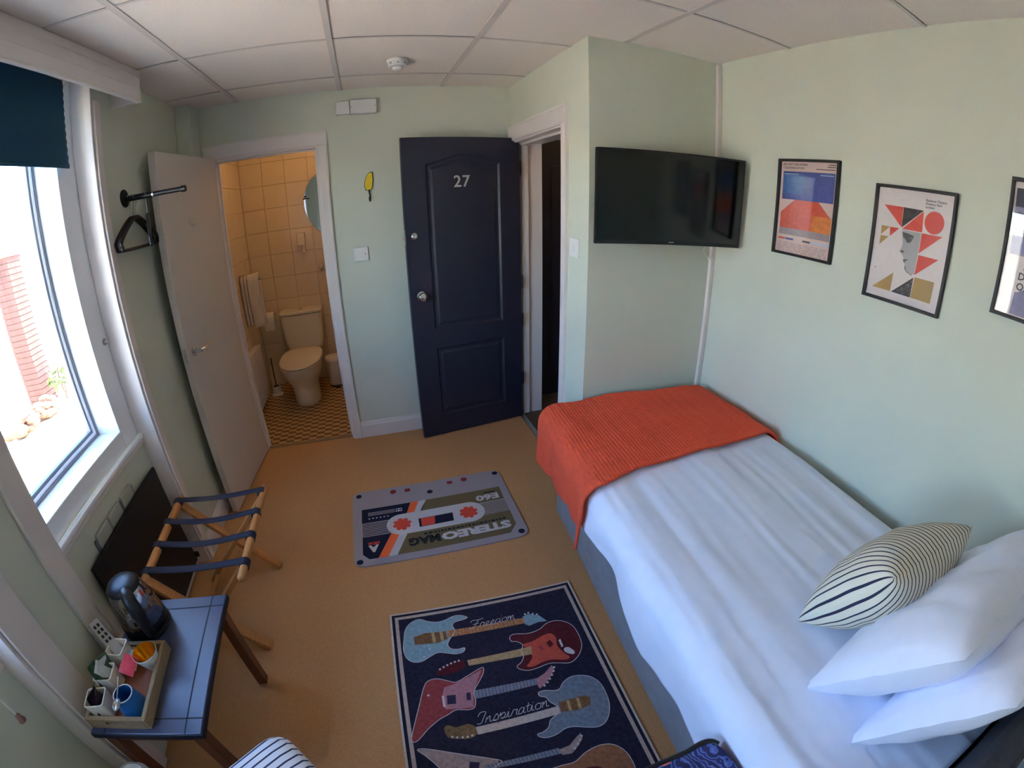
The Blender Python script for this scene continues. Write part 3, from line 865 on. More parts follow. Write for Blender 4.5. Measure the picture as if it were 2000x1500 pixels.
for cxr in (-0.023, 0.325):
    gear = []
    for k in range(48):
        a = 2 * PI * k / 48
        rr = 0.048 if (k % 6) < 4 else 0.038
        gear.append((cxr + rr * math.cos(a), 1.830 + rr * math.sin(a)))
    cprint('reel_print', [gear], P_['red'], 3)
cprint('tape_print', [[(0.064, 1.850), (0.244, 1.852), (0.239, 1.787), (0.062, 1.785)]], P_['navy'], 3)
cprint('tape_print', [[(0.076, 1.847), (0.150, 1.848), (0.142, 1.789), (0.074, 1.788)]], P_['red'], 4)
def ctext(body, size, x, y, m, bold=0.0, width=0.1, lv=2):
    # lettering printed upside-down as seen from the bed side; (x, y) is the start of its baseline
    me = text_mesh(body, size, 'LEFT', 0.0003, bold)
    xs = [v.co.x for v in me.vertices]; x0, w0 = min(xs), max(xs) - min(xs)
    z = 0.0082 + 0.0006 * lv
    ang = ROT + PI
    ax = Vector((math.cos(ang), math.sin(ang), 0)); ay_ = Vector((-math.sin(ang), math.cos(ang), 0))
    mw = frame_matrix((*cr_(x, y), z), ax, ay_) @ Matrix.Diagonal((width / w0, 1, 1, 1)) @ Matrix.Translation((-x0, 0, 0))
    return build('lettering', MB().add_mesh(me, mw), m, cm)
ctext('STEREO', 0.070, 0.508, 1.705, P_['pale'], 0.0040, 0.352)
ctext('MAG', 0.070, 0.150, 1.707, P_['dark'], 0.0040, 0.155)
ctext('E60', 0.062, 0.512, 1.947, P_['pale'], 0.0026, 0.125)
ctext('A', 0.062, -0.152, 1.703, P_['pale'], 0.004, 0.052)
ctext('SIDE', 0.023, -0.146, 1.728, P_['red'], 0.0008, 0.058)
rn_ = random.Random(9)
dash = []
xx = 0.495
while xx > 0.09:
    w_ = rn_.uniform(0.008, 0.022)
    dash.append([(xx - w_, 1.722), (xx, 1.722), (xx, 1.735), (xx - w_, 1.735)]); xx -= w_ + 0.006
cprint('fine_print', dash, P_['dark'], 2, joined=True)
cprint('fine_print', [[(0.44, 1.962), (0.50, 1.962), (0.50, 1.972), (0.44, 1.972)]], P_['dark'], 2)
cprint('logo_print', [[(-0.045, 1.965), (-0.012, 1.965), (-0.012, 1.94), (-0.045, 1.94)]], P_['pale'], 2)
cprint('logo_print', [[(-0.041, 1.961), (-0.031, 1.957), (-0.031, 1.948), (-0.041, 1.944)], [(-0.016, 1.961), (-0.026, 1.957), (-0.026, 1.948), (-0.016, 1.944)]], P_['navy'], 3)
cprint('line_print', [[(-0.195, 1.966 - k * 0.008), (-0.05, 1.966 - k * 0.008), (-0.05, 1.963 - k * 0.008), (-0.195, 1.963 - k * 0.008)] for k in range(4)], P_['grey'], 2, joined=True)
cprint('dot_print', [circ(-0.19 + 0.02 * k, 1.915, 0.0045, 8) for k in range(6)], P_['pale'], 2, joined=True)

# guitar rug
GR = {k: mat('rug_print_' + k, c, 0.95, var=v, vscale=70, bump=0.35, bscale=450, spec=0.12) for k, (c, v) in dict(
    field=((44, 40, 54), 0.25), cream=((186, 164, 150), 0.1), edge=((206, 188, 172), 0.08), navy=((40, 36, 48), 0.15), sky=((132, 160, 166), 0.16), brass=((122, 88, 58), 0.3), maple=((176, 124, 84), 0.25),
    wine=((88, 34, 38), 0.2), coral=((190, 82, 66), 0.15), straw=((176, 146, 106), 0.2), rose=((150, 66, 66), 0.2), pink=((176, 122, 128), 0.15), slate=((126, 130, 142), 0.18), bone=((190, 172, 160), 0.15),
    ash=((118, 126, 136), 0.2), tan=((124, 98, 66), 0.3), shell=((164, 142, 134), 0.22), amber=((148, 100, 70), 0.2), ink=((62, 52, 74), 0.2), silver=((200, 192, 192), 0.08)).items()}
gr = root('guitar_rug', (0.22, 0.6, 0), 'dark rug printed with six electric guitars, beside the bed', 'rug')
ga = math.radians(-2.9)
gux = Vector((math.cos(ga), math.sin(ga), 0)); guy = Vector((-math.sin(ga), math.cos(ga), 0))
G0 = Vector((-0.146, 1.263, 0))
GW, GL = 0.770, 1.28
def G(a, b, z=0):
    return G0 + gux * a - guy * b + Vector((0, 0, z))
build('rug_body', MB().prism([(0, 0), (0, GL), (GW, GL), (GW, 0)], lambda a, b: G(a, b, 0.0), lambda a, b: G(a, b, 0.008)), GR['edge'], gr)
def band(name, o, m, lv):
    build(name, MB().prism([(o, o), (o, GL - o), (GW - o, GL - o), (GW - o, o)], lambda a, b: G(a, b, 0.0078), lambda a, b: G(a, b, 0.0080 + 0.0004 * lv)), m, gr)
band('border_band', 0.008, GR['navy'], 1)
band('border_band', 0.020, GR['cream'], 2)
band('rug_field', 0.034, GR['field'], 3)
def gp(name, pts, m, lv, parent, smooth_n=0):
    q = [(x + 0.22, y + 0.6) for x, y in pts]
    if smooth_n:
        q = [tuple(v[:2]) for v in catmull([(a, b, 0) for a, b in q], smooth_n, True)]
    return build(name, MB().slab(q, 0.0085, 0.0092 + 0.0003 * lv), m, parent)
def outline(pts, parent, m=None):
    q = [(x + 0.22, y + 0.6, 0.0104) for x, y in pts]
    q = catmull(q, 3, True)
    cx = sum(v[0] for v in q) / len(q); cy = sum(v[1] for v in q) / len(q)
    k = len(q); mb = MB()
    inn, out = [], []
    for i in range(k):
        a, b = Vector(q[i - 1]), Vector(q[(i + 1) % k])
        t = (b - a); nrm = Vector((-t.y, t.x, 0)).normalized()
        inn.append(Vector(q[i]) - nrm * 0.0013); out.append(Vector(q[i]) + nrm * 0.0013)
    n = 0
    mb.v = [tuple(v) for v in inn + out]
    for i in range(k):
        j = (i + 1) % k
        mb.f.append((i, j, k + j, k + i))
    return build('outline_print', mb, m or GR['silver'], parent)
TR = dict(
g1_body=[(-0.325,0.522),(-0.313,0.568),(-0.289,0.598),(-0.25,0.61),(-0.219,0.591),(-0.182,0.577),(-0.148,0.579),(-0.117,0.589),(-0.089,0.588),(-0.059,0.568),(-0.084,0.561),(-0.113,0.558),(-0.127,0.544),(-0.123,0.525),(-0.128,0.505),(-0.146,0.486),(-0.157,0.472),(-0.164,0.453),(-0.152,0.433),(-0.127,0.426),(-0.105,0.426),(-0.114,0.409),(-0.142,0.407),(-0.171,0.418),(-0.206,0.431),(-0.24,0.42),(-0.274,0.406),(-0.305,0.411),(-0.327,0.435),(-0.333,0.476)],
g1_bridge=[(-0.286,0.526),(-0.24,0.535),(-0.159,0.524),(-0.157,0.485),(-0.197,0.476),(-0.287,0.489)],
g1_neck=[(-0.154,0.525),(0.151,0.498),(0.152,0.47),(-0.155,0.492)],
g1_head=[(0.152,0.504),(0.178,0.51),(0.217,0.488),(0.236,0.451),(0.2,0.457),(0.163,0.452),(0.148,0.465)],
g2_body=[(0.07,0.416),(0.08,0.43),(0.104,0.429),(0.135,0.419),(0.168,0.417),(0.199,0.424),(0.228,0.439),(0.264,0.441),(0.299,0.424),(0.321,0.393),(0.326,0.351),(0.32,0.303),(0.301,0.269),(0.274,0.246),(0.242,0.236),(0.205,0.25),(0.17,0.26),(0.126,0.256),(0.089,0.257),(0.063,0.272),(0.057,0.287),(0.077,0.299),(0.093,0.32),(0.093,0.347),(0.107,0.369),(0.101,0.385),(0.088,0.396),(0.073,0.401)],
g2_guard=[(0.109,0.375),(0.147,0.376),(0.191,0.388),(0.226,0.389),(0.239,0.363),(0.229,0.325),(0.241,0.286),(0.253,0.261),(0.234,0.255),(0.186,0.273),(0.149,0.274),(0.114,0.267),(0.091,0.276),(0.106,0.289),(0.124,0.309),(0.123,0.337),(0.114,0.36)],
g2_neck=[(-0.109,0.368),(0.135,0.356),(0.128,0.321),(-0.11,0.343)],
g2_head=[(-0.231,0.342),(-0.214,0.362),(-0.181,0.373),(-0.132,0.378),(-0.121,0.362),(-0.123,0.343),(-0.149,0.332),(-0.18,0.328),(-0.221,0.33)],
g2_chrome=[(0.248,0.304),(0.266,0.304),(0.28,0.278),(0.272,0.267),(0.254,0.278),(0.246,0.291)],
g3_body=[(-0.364,0.102),(-0.35,0.141),(-0.317,0.221),(-0.291,0.284),(-0.27,0.315),(-0.234,0.318),(-0.197,0.299),(-0.17,0.286),(-0.125,0.301),(-0.08,0.318),(-0.061,0.319),(-0.068,0.296),(-0.095,0.261),(-0.116,0.237),(-0.122,0.215),(-0.123,0.193),(-0.135,0.167),(-0.159,0.166),(-0.195,0.176),(-0.227,0.165),(-0.263,0.152),(-0.306,0.125),(-0.334,0.1),(-0.355,0.089)],
g3_guard=[(-0.217,0.275),(-0.171,0.282),(-0.127,0.295),(-0.071,0.312),(-0.103,0.26),(-0.12,0.233),(-0.136,0.171),(-0.167,0.175),(-0.231,0.188),(-0.229,0.245)],
g3_pick=[(-0.215,0.24),(-0.184,0.236),(-0.19,0.2),(-0.22,0.205)],
g3_pick2=[(-0.147,0.233),(-0.132,0.232),(-0.137,0.201),(-0.152,0.203)],
g3_neck=[(-0.117,0.235),(0.106,0.216),(0.102,0.19),(-0.121,0.201)],
g3_head=[(0.105,0.214),(0.141,0.226),(0.178,0.251),(0.18,0.23),(0.153,0.202),(0.125,0.182),(0.103,0.171),(0.1,0.185)],
g4_body=[(0.092,0.142),(0.092,0.157),(0.116,0.158),(0.147,0.146),(0.168,0.147),(0.186,0.165),(0.218,0.178),(0.253,0.173),(0.288,0.153),(0.309,0.115),(0.309,0.059),(0.296,0.011),(0.266,-0.029),(0.231,-0.04),(0.192,-0.026),(0.159,-0.01),(0.127,-0.005),(0.094,-0.015),(0.06,-0.016),(0.038,-0.005),(0.035,0.007),(0.055,0.008),(0.078,0.019),(0.092,0.041),(0.123,0.058),(0.133,0.083),(0.117,0.107),(0.11,0.13)],
g4_bridge=[(0.143,0.097),(0.233,0.091),(0.253,0.077),(0.24,0.047),(0.193,0.045),(0.138,0.058)],
g4_neck=[(-0.149,0.094),(0.138,0.084),(0.134,0.054),(-0.15,0.065)],
g4_head=[(-0.252,0.117),(-0.236,0.126),(-0.211,0.111),(-0.172,0.114),(-0.149,0.094),(-0.152,0.068),(-0.177,0.059),(-0.212,0.066),(-0.246,0.081)],
g5_body=[(-0.353,0.06),(-0.324,0.057),(-0.258,0.029),(-0.114,-0.04),(-0.114,-0.055),(-0.149,-0.067),(-0.184,-0.066),(-0.239,-0.075),(-0.278,-0.094),(-0.303,-0.111),(-0.319,-0.102),(-0.287,-0.058),(-0.299,-0.015),(-0.33,0.032)],
g5_neck=[(-0.161,-0.046),(0.08,-0.063),(0.081,-0.085),(-0.157,-0.064)],
g5_head=[(0.077,-0.07),(0.116,-0.067),(0.149,-0.047),(0.167,-0.038),(0.165,-0.059),(0.139,-0.081),(0.113,-0.097),(0.083,-0.091)],
g6_body=[(0.028,-0.126),(0.07,-0.125),(0.11,-0.128),(0.156,-0.109),(0.206,-0.104),(0.248,-0.12),(0.273,-0.161),(0.275,-0.216),(0.259,-0.256),(0.223,-0.29),(0.166,-0.293),(0.129,-0.277),(0.094,-0.252),(0.053,-0.245),(0.015,-0.23),(-0.006,-0.193),(0.006,-0.149)])
def frets(a, parent, m, n=14):
    """thin fret lines across a neck quad"""
    q = [Vector((x + 0.22, y + 0.6, 0.0106)) for x, y in TR[a]]
    mb = MB()
    for k in range(1, n):
        t = k / n; w = 0.0016
        p0 = q[0].lerp(q[1], t); p1 = q[3].lerp(q[2], t); d = (q[1] - q[0]).normalized() * w
        i = len(mb.v)
        mb.v += [tuple(p0), tuple(p0 + d), tuple(p1 + d), tuple(p1)]
        mb.f.append((i, i + 1, i + 2, i + 3))
    build('fret_print', mb, m, parent, kind='stuff')
def pegs(pts, parent):
    mb = MB()
    for x, y in pts:
        mb.lathe([(0.0042, 0), (0.0042, 0.0004)], (x + 0.22, y + 0.6, 0.0104), 8)
    build('peg_print', mb, GR['silver'], parent, kind='stuff')
b1 = gp('guitar_print', TR['g1_body'], GR['sky'], 1, gr, 3); outline(TR['g1_body'], b1)
gp('headstock_print', TR['g1_head'], GR['sky'], 1, b1); gp('neck_print', TR['g1_neck'], GR['maple'], 2, b1); frets('g1_neck', b1, GR['brass'], 22); gp('bridge_print', TR['g1_bridge'], GR['brass'], 3, b1)
gp('pickup_print', [(-0.215, 0.531), (-0.203, 0.530), (-0.205, 0.480), (-0.217, 0.482)], GR['straw'], 4, b1); gp('pickup_print', [(-0.183, 0.528), (-0.171, 0.526), (-0.173, 0.482), (-0.185, 0.480)], GR['straw'], 4, b1)
pegs([(0.165, 0.512), (0.18, 0.514), (0.195, 0.504), (0.21, 0.496)], b1); pegs([(-0.262, 0.425), (-0.235, 0.455)], b1)
b2 = gp('guitar_print', TR['g2_body'], GR['wine'], 1, gr, 3); outline(TR['g2_body'], b2)
gp('headstock_print', TR['g2_head'], GR['wine'], 1, b2, 2); gp('pickguard_print', TR['g2_guard'], GR['coral'], 2, b2, 3); gp('neck_print', TR['g2_neck'], GR['straw'], 3, b2); gp('jack_print', TR['g2_chrome'], GR['silver'], 3, b2, 2)
gp('pickup_print', [(0.195, 0.352), (0.213, 0.36), (0.219, 0.335), (0.2, 0.327)], GR['wine'], 4, b2); gp('pickup_print', [(0.16, 0.345), (0.172, 0.35), (0.178, 0.325), (0.166, 0.32)], GR['rose'], 4, b2); gp('knob_print', [(0.243, 0.345), (0.252, 0.352), (0.25, 0.315), (0.242, 0.312)], GR['silver'], 4, b2)
pegs([(-0.215, 0.355), (-0.2, 0.361), (-0.185, 0.366), (-0.17, 0.37), (-0.155, 0.373), (-0.14, 0.374)], b2)
b3 = gp('guitar_print', TR['g3_body'], GR['rose'], 1, gr, 2); outline(TR['g3_body'], b3)
gp('pickguard_print', TR['g3_guard'], GR['pink'], 2, b3); gp('neck_print', TR['g3_neck'], GR['slate'], 3, b3); frets('g3_neck', b3, GR['ink'], 18); gp('headstock_print', TR['g3_head'], GR['pink'], 2, b3)
gp('pickup_print', TR['g3_pick'], GR['ink'], 4, b3); gp('pickup_print', TR['g3_pick2'], GR['ink'], 4, b3); gp('bridge_print', [(-0.232, 0.243), (-0.224, 0.242), (-0.228, 0.197), (-0.236, 0.198)], GR['silver'], 4, b3)
pegs([(0.182, 0.238), (0.174, 0.223), (0.163, 0.21), (0.15, 0.197), (0.137, 0.186), (0.122, 0.177)], b3); pegs([(-0.277, 0.257)], b3)
b4_ = gp('guitar_print', TR['g4_body'], GR['ash'], 1, gr, 3); outline(TR['g4_body'], b4_)
gp('bridge_print', TR['g4_bridge'], GR['brass'], 2, b4_); gp('neck_print', TR['g4_neck'], GR['bone'], 3, b4_); gp('headstock_print', TR['g4_head'], GR['tan'], 2, b4_, 2)
gp('pickup_print', [(0.17, 0.093), (0.18, 0.092), (0.174, 0.05), (0.164, 0.052)], GR['straw'], 3, b4_); gp('pickup_print', [(0.205, 0.09), (0.215, 0.089), (0.208, 0.047), (0.198, 0.048)], GR['straw'], 3, b4_)
pegs([(-0.232, 0.079), (-0.217, 0.073), (-0.2, 0.069), (-0.184, 0.066), (-0.168, 0.067)], b4_)
b5 = gp('guitar_print', TR['g5_body'], GR['shell'], 1, gr); outline(TR['g5_body'], b5)
gp('neck_print', TR['g5_neck'], GR['slate'], 2, b5); frets('g5_neck', b5, GR['ink'], 20); gp('headstock_print', TR['g5_head'], GR['shell'], 2, b5)
pegs([(0.165, -0.05), (0.155, -0.062), (0.143, -0.073), (0.128, -0.084)], b5); gp('pickup_print', [(-0.2, -0.022), (-0.17, -0.033), (-0.18, -0.055), (-0.21, -0.05)], GR['ink'], 3, b5)
b6 = gp('guitar_print', TR['g6_body'], GR['amber'], 1, gr, 3); outline(TR['g6_body'], b6)
gp('neck_print', [(-0.25, -0.2), (0.06, -0.18), (0.06, -0.21), (-0.25, -0.23)], GR['straw'], 3, b6); gp('pickguard_print', [(0.10, -0.16), (0.17, -0.17), (0.19, -0.22), (0.12, -0.24), (0.08, -0.2)], GR['wine'], 2, b6, 3)
gp('headstock_print', [(-0.25, -0.19), (-0.29, -0.18), (-0.31, -0.21), (-0.29, -0.245), (-0.25, -0.24)], GR['tan'], 2, b6)
CURS = dict(
 F=([[(0.1, 1.45), (0.3, 1.8), (0.9, 1.7), (1.45, 1.85)], [(0.95, 1.75), (0.75, 0.9), (0.55, 0.15), (0.2, 0.05), (0.1, 0.35)], [(0.4, 0.85), (0.8, 0.95), (1.05, 0.9)]], 1.15),
 I=([[(0.05, 1.2), (0.2, 1.75), (0.65, 1.7), (0.55, 0.9), (0.4, 0.1), (0.05, 0.1)]], 0.75),
 r=([[(0, 0.1), (0.2, 0.95), (0.35, 0.85), (0.5, 0.9), (0.45, 0.2), (0.65, 0.05)]], 0.6),
 e=([[(0, 0.1), (0.35, 0.55), (0.42, 0.85), (0.25, 0.95), (0.1, 0.6), (0.12, 0.15), (0.35, 0.0), (0.58, 0.2)]], 0.55),
 d=([[(0.5, 0.8), (0.25, 0.95), (0.05, 0.55), (0.1, 0.08), (0.32, 0.05), (0.52, 0.5), (0.65, 1.75), (0.55, 0.6), (0.55, 0.1), (0.75, 0.1)]], 0.72),
 o=([[(0.3, 0.95), (0.08, 0.7), (0.08, 0.2), (0.28, 0.0), (0.5, 0.2), (0.5, 0.75), (0.3, 0.95), (0.45, 0.8), (0.68, 0.85)]], 0.65),
 m=([[(0, 0.0), (0.08, 0.9), (0.1, 0.5), (0.28, 0.95), (0.34, 0.0), (0.4, 0.6), (0.58, 0.95), (0.64, 0.1), (0.85, 0.1)]], 0.9),
 n=([[(0, 0.0), (0.08, 0.9), (0.1, 0.5), (0.32, 0.95), (0.38, 0.1), (0.58, 0.1)]], 0.6),
 s=([[(0, 0.1), (0.28, 1.0), (0.45, 0.35), (0.28, 0.0), (0.05, 0.1), (0.5, 0.1)]], 0.52),
 p=([[(0, 0.5), (0.12, 0.95), (0.02, -0.8), (0.12, 0.5), (0.35, 0.95), (0.5, 0.55), (0.35, 0.05), (0.15, 0.15), (0.6, 0.1)]], 0.62),
 i=([[(0, 0.1), (0.14, 0.9), (0.14, 0.1), (0.35, 0.1)], [(0.18, 1.25), (0.22, 1.32)]], 0.36),
 a=([[(0.5, 0.8), (0.25, 0.95), (0.05, 0.5), (0.12, 0.05), (0.36, 0.2), (0.5, 0.9), (0.46, 0.15), (0.66, 0.1)]], 0.64),
 t=([[(0.2, 1.45), (0.14, 0.2), (0.36, 0.08)], [(-0.02, 0.95), (0.42, 1.02)]], 0.4))
def script(word, p0, p1, height, parent):
    p0 = Vector((*p0, 0)) + Vector((0.22, 0.6, 0)); p1 = Vector((*p1, 0)) + Vector((0.22, 0.6, 0))
    tot = sum(CURS[c][1] for c in word)
    d = (p1 - p0); ux = d / tot; uy = Vector((-d.y, d.x, 0)).normalized() * height
    mb = MB(); x = 0.0
    for c in word:
        for st in CURS[c][0]:
            pts = [Vector(q) for q in catmull([(a + x + 0.22 * b, b, 0) for a, b in st], 5)]
            pts = [p0 + ux * q.x + uy * q.y + Vector((0, 0, 0.0108)) for q in pts]
            k = len(pts); n = len(mb.v)
            for i, q in enumerate(pts):
                t = pts[min(i + 1, k - 1)] - pts[max(i - 1, 0)]
                nr = Vector((-t.y, t.x, 0)).normalized() * 0.0011
                mb.v += [tuple(q - nr), tuple(q + nr)]
            for i in range(k - 1):
                mb.f.append((n + 2 * i, n + 2 * i + 2, n + 2 * i + 3, n + 2 * i + 1))
        x += CURS[c][1]
    build('lettering', mb, GR['silver'], parent)
script('Freedom', (-0.070, 0.506), (0.122, 0.502), 0.022, gr)
script('Inspiration', (-0.146, 0.101), (0.108, 0.094), 0.024, gr)

# ================================================================== TELEVISION
TVC = Vector((1.249, 1.632, 1.5343)); ty = -0.2146; tt = 0.0277; tw, th = 0.70, 0.401
ta = Vector((math.cos(ty), math.sin(ty), 0)); tn0 = Vector((math.sin(ty), -math.cos(ty), 0))
tu = Vector((0, 0, 1)) * math.cos(tt) + tn0 * math.sin(tt); tn = ta.cross(tu)
def T(a, b, d):
    return TVC + ta * a + tu * b + tn * d
tv = root('television', T(0, -th / 2, 0), 'black flat television on a wall bracket, screen off', 'television')
build('back_shell', MB().obox(T(-tw / 2, -th / 2, -0.018), ta * tw, tu * th, tn * 0.016).obox(T(-0.25, -0.13, -0.048), ta * 0.5, tu * 0.26, tn * 0.03), M['black'], tv, bevel=0.004)
PT = lambda a, b, d: T(a, b, d)
build('bezel', MB().rring(PT, -tw / 2, tw / 2, -th / 2, th / 2, 0.008, -0.002, 0.003), M['black'], tv)
chin = build('bezel_chin', MB().obox(T(-tw / 2 + 0.008, -th / 2 + 0.008, -0.002), ta * (tw - 0.016), tu * 0.008, tn * 0.0045), M['black'], tv)
build('screen', MB().obox(T(-tw / 2 + 0.008, -th / 2 + 0.016, -0.002), ta * (tw - 0.016), tu * (th - 0.024), tn * 0.003), M['screen'], tv, label='dark glossy screen')
build('brand_plate', MB().obox(T(-0.012, -th / 2 + 0.009, 0.0025), ta * 0.024, tu * 0.004, tn * 0.0006), M['steel'], chin)
build('wall_bracket', MB().box(1.20, 1.32, YT - 0.010, YT - 0.0005, 1.42, 1.62).bar((1.26, YT - 0.01, 1.52), T(0.0, -0.01, -0.046), 0.04, 0.03), M['blackmetal'], tv)
build('power_cable', MB().tube(catmull([T(0.20, -0.19, -0.03), (1.53, 1.735, 1.30), (1.575, 1.752, 1.262), (1.607, 1.752, 1.248)], 6), 0.0028, 8), M['whiteplastic'], tv, smooth=60)
# corner conduit
cd = root('cable_conduit', (1.612, 1.757, 0), 'white vertical cable conduit in the corner beside the television', 'conduit')
build('conduit_pipe', MB().box(1.597, 1.6254, YT - 0.020, YT - 0.0005, 0.0, H - 0.002), M['white'], cd, bevel=0.004)
build('clip', MB().box(1.592, 1.6254, YT - 0.023, YT - 0.0005, 1.245, 1.262), M['whiteplastic'], cd, bevel=0.002)

# ================================================================== POSTERS on the right wall
XF = W - 0.020
def poster(label, y0, y1, zt, zb, fw=0.0105):
    r = root('framed_poster', (W, (y0 + y1) / 2, zb), label, 'poster', 'black framed music posters on the right wall')
    P = lambda a, b, d: (d, a, b)
    build('frame', MB().rring(P, y1, y0, zb, zt, fw, W - 0.0005, XF), M['blackmatt'], r, bevel=0.0015)
    build('backing_board', MB().box(W - 0.006, W - 0.0008, y1 + 0.004, y0 - 0.004, zb + 0.004, zt - 0.004), M['greyplastic'], r)
    return r
def ink(name, rgb, var=0.03):
    return mat('poster_ink_' + name, rgb, 0.5, var=var, vscale=60)
INK = dict(paper=ink('paper', (224, 212, 208)), blush=ink('blush', (214, 186, 178)), blue=ink('blue', (70, 84, 150), 0.18), sea=ink('sea', (60, 98, 160), 0.2), red=ink('red', (214, 70, 54)), black=ink('black', (46, 38, 42)), gold=ink('gold', (170, 138, 74)),
           rust=ink('rust', (206, 84, 62), 0.15), amber=ink('amber', (216, 126, 62), 0.2), greyp=ink('grey', (150, 138, 140), 0.1), face=ink('face', (176, 172, 170), 0.05), shade=ink('shade', (84, 86, 80), 0.2), lav=ink('lavender', (132, 130, 164), 0.12), ink_=ink('text', (72, 58, 60)), navy=ink('navy', (52, 46, 62)), pale=ink('pale', (182, 198, 222)), lip=ink('lip', (120, 108, 106)))
# picture glass: thin clear sheet
M['picglass'] = M['glass']
def sheet(name, pos, polys, m, lv, r):
    """flat print: polygons given as fractions of the frame (0..1 across from the left, 0..1 down)"""
    y0, y1, zt, zb = pos
    x = W - 0.0064 - 0.0002 * lv
    joined = len(polys) > 6 or name == 'fine_print'
    mb = MB()
    for pts in polys:
        q = [(y0 + (y1 - y0) * a, zt + (zb - zt) * b) for a, b in pts]
        mb.prism(q, lambda a, b: (x, a, b), lambda a, b: (x + 0.0003, a, b))
        if not joined:
            last = build(name, mb, m, r); mb = MB()
    if joined:
        last = build(name, mb, m, r, kind='stuff')
    return last
def ptext(body, size, a, b, pos, m, r, lv=3, align='LEFT', bold=0.0, sx=1.0):
    y0, y1, zt, zb = pos
    me = text_mesh(body, size, align, 0.00012, bold)
    mw = frame_matrix((W - 0.0064 - 0.0002 * lv, y0 + (y1 - y0) * a, zt + (zb - zt) * b), (0, -1, 0), (0, 0, 1)) @ Matrix.Diagonal((sx, 1, 1, 1))
    return build('lettering', MB().add_mesh(me, mw), m, r)
def pglass(pos, r):
    y0, y1, zt, zb = pos
    build('picture_glass', MB().box(W - 0.0105, W - 0.0095, y1 + 0.006, y0 - 0.006, zb + 0.006, zt - 0.006), M['picglass'], r)
def rq(a0, a1, b0, b1):
    return [(a0, b0), (a1, b0), (a1, b1), (a0, b1)]
# poster one: blue over orange-red picture
pos = (1.3725, 1.0655, 1.7480, 1.3490)
r = poster('framed poster with a blue and orange-red picture, nearest the television', *pos)
fr = r; r = sheet('paper', pos, [rq(0.0, 1.0, 0.0, 1.0)], INK['blush'], 0, r)
sheet('picture_print', pos, [rq(0.075, 0.930, 0.128, 0.42)], INK['blue'], 1, r)
sheet('picture_print', pos, [rq(0.075, 0.930, 0.42, 0.72)], INK['rust'], 1, r)
sheet('picture_print', pos, [rq(0.62, 0.930, 0.56, 0.72)], INK['amber'], 2, r)
sheet('picture_print', pos, [rq(0.075, 0.930, 0.72, 0.79)], INK['greyp'], 1, r)
sheet('picture_print', pos, [[(0.075, 0.42), (0.30, 0.42), (0.075, 0.56)], [(0.70, 0.42), (0.930, 0.42), (0.930, 0.58)]], INK['blush'], 2, r)
sheet('picture_print', pos, [rq(0.075, 0.43, 0.15, 0.36)], INK['sea'], 2, r)
sheet('bar_print', pos, [rq(0.07, 0.19, 0.822, 0.840)], INK['rust'], 2, r); sheet('bar_print', pos, [rq(0.20, 0.34, 0.822, 0.840)], INK['blue'], 2, r)
sheet('bar_print', pos, [rq(0.50, 0.63, 0.822, 0.840)], INK['ink_'], 2, r); sheet('bar_print', pos, [rq(0.64, 0.93, 0.822, 0.840)], INK['pale'], 2, r)
ptext('RED HOT CHILI PEPPERS', 0.0128, 0.068, 0.066, pos, INK['ink_'], r, bold=0.0002, sx=0.92)
ptext('CALIFORNICATION', 0.0128, 0.068, 0.102, pos, INK['ink_'], r, bold=0.0002, sx=0.98)
sheet('fine_print', pos, [rq(0.82, 0.93, 0.045, 0.053), rq(0.80, 0.93, 0.066, 0.074), rq(0.62, 0.93, 0.092, 0.100)], INK['ink_'], 2, r)
sheet('fine_print', pos, [rq(0.09, 0.34, 0.150, 0.158), rq(0.70, 0.91, 0.150, 0.158)], INK['pale'], 3, r)
rnd = random.Random(3)
fp = []
for k in range(6):
    a = 0.08
    while a < 0.88:
        w = rnd.uniform(0.04, 0.13)
        fp.append(rq(a, min(a + w, 0.92), 0.872 + k * 0.017, 0.877 + k * 0.017)); a += w + 0.03
sheet('fine_print', pos, fp, INK['greyp'], 2, r)
pglass(pos, fr)
# poster two: geometric head in red, black and gold
pos = (0.9001, 0.5921, 1.6760, 1.2750)
r = poster('framed poster with red, black and gold triangles around a face', *pos)
def f2(pts):
    return [((a - 0.045) / 0.992, (b - 0.006) / 0.983) for a, b in pts]
fr = r; r = sheet('paper', pos, [rq(0.0, 1.0, 0.0, 1.0)], INK['paper'], 0, r)
sheet('shape_print', pos, [f2([(0.161, 0.177), (0.405, 0.177), (0.408, 0.345)])], INK['red'], 1, r)
sheet('shape_print', pos, [f2([(0.409, 0.177), (0.656, 0.180), (0.411, 0.347)])], INK['black'], 1, r)
sheet('shape_print', pos, [f2([(0.657, 0.185), (0.668, 0.355), (0.420, 0.356)])], INK['red'], 1, r)
sheet('shape_print', pos, [f2([(0.796 + 0.116 * math.cos(2 * PI * k / 36), 0.262 + 0.0905 * math.sin(2 * PI * k / 36)) for k in range(36)])], INK['red'], 1, r)
sheet('shape_print', pos, [f2([(0.667, 0.361), (0.912, 0.358), (0.664, 0.526)])], INK['red'], 1, r)
sheet('shape_print', pos, [f2([(0.667, 0.539), (0.908, 0.541), (0.657, 0.707)])], INK['red'], 1, r)
sheet('shape_print', pos, [f2([(0.155, 0.356), (0.264, 0.358), (0.158, 0.435)])], INK['gold'], 1, r)
sheet('shape_print', pos, [f2([(0.266, 0.358), (0.384, 0.356), (0.277, 0.437)])], INK['red'], 1, r)
sheet('shape_print', pos, [f2([(0.158, 0.442), (0.261, 0.442), (0.155, 0.524)])], INK['gold'], 1, r)
sheet('shape_print', pos, [f2([(0.396, 0.731), (0.393, 0.893), (0.148, 0.894)])], INK['gold'], 1, r)
sheet('shape_print', pos, [f2([(0.651, 0.729), (0.654, 0.896), (0.406, 0.894)])], INK['black'], 1, r)
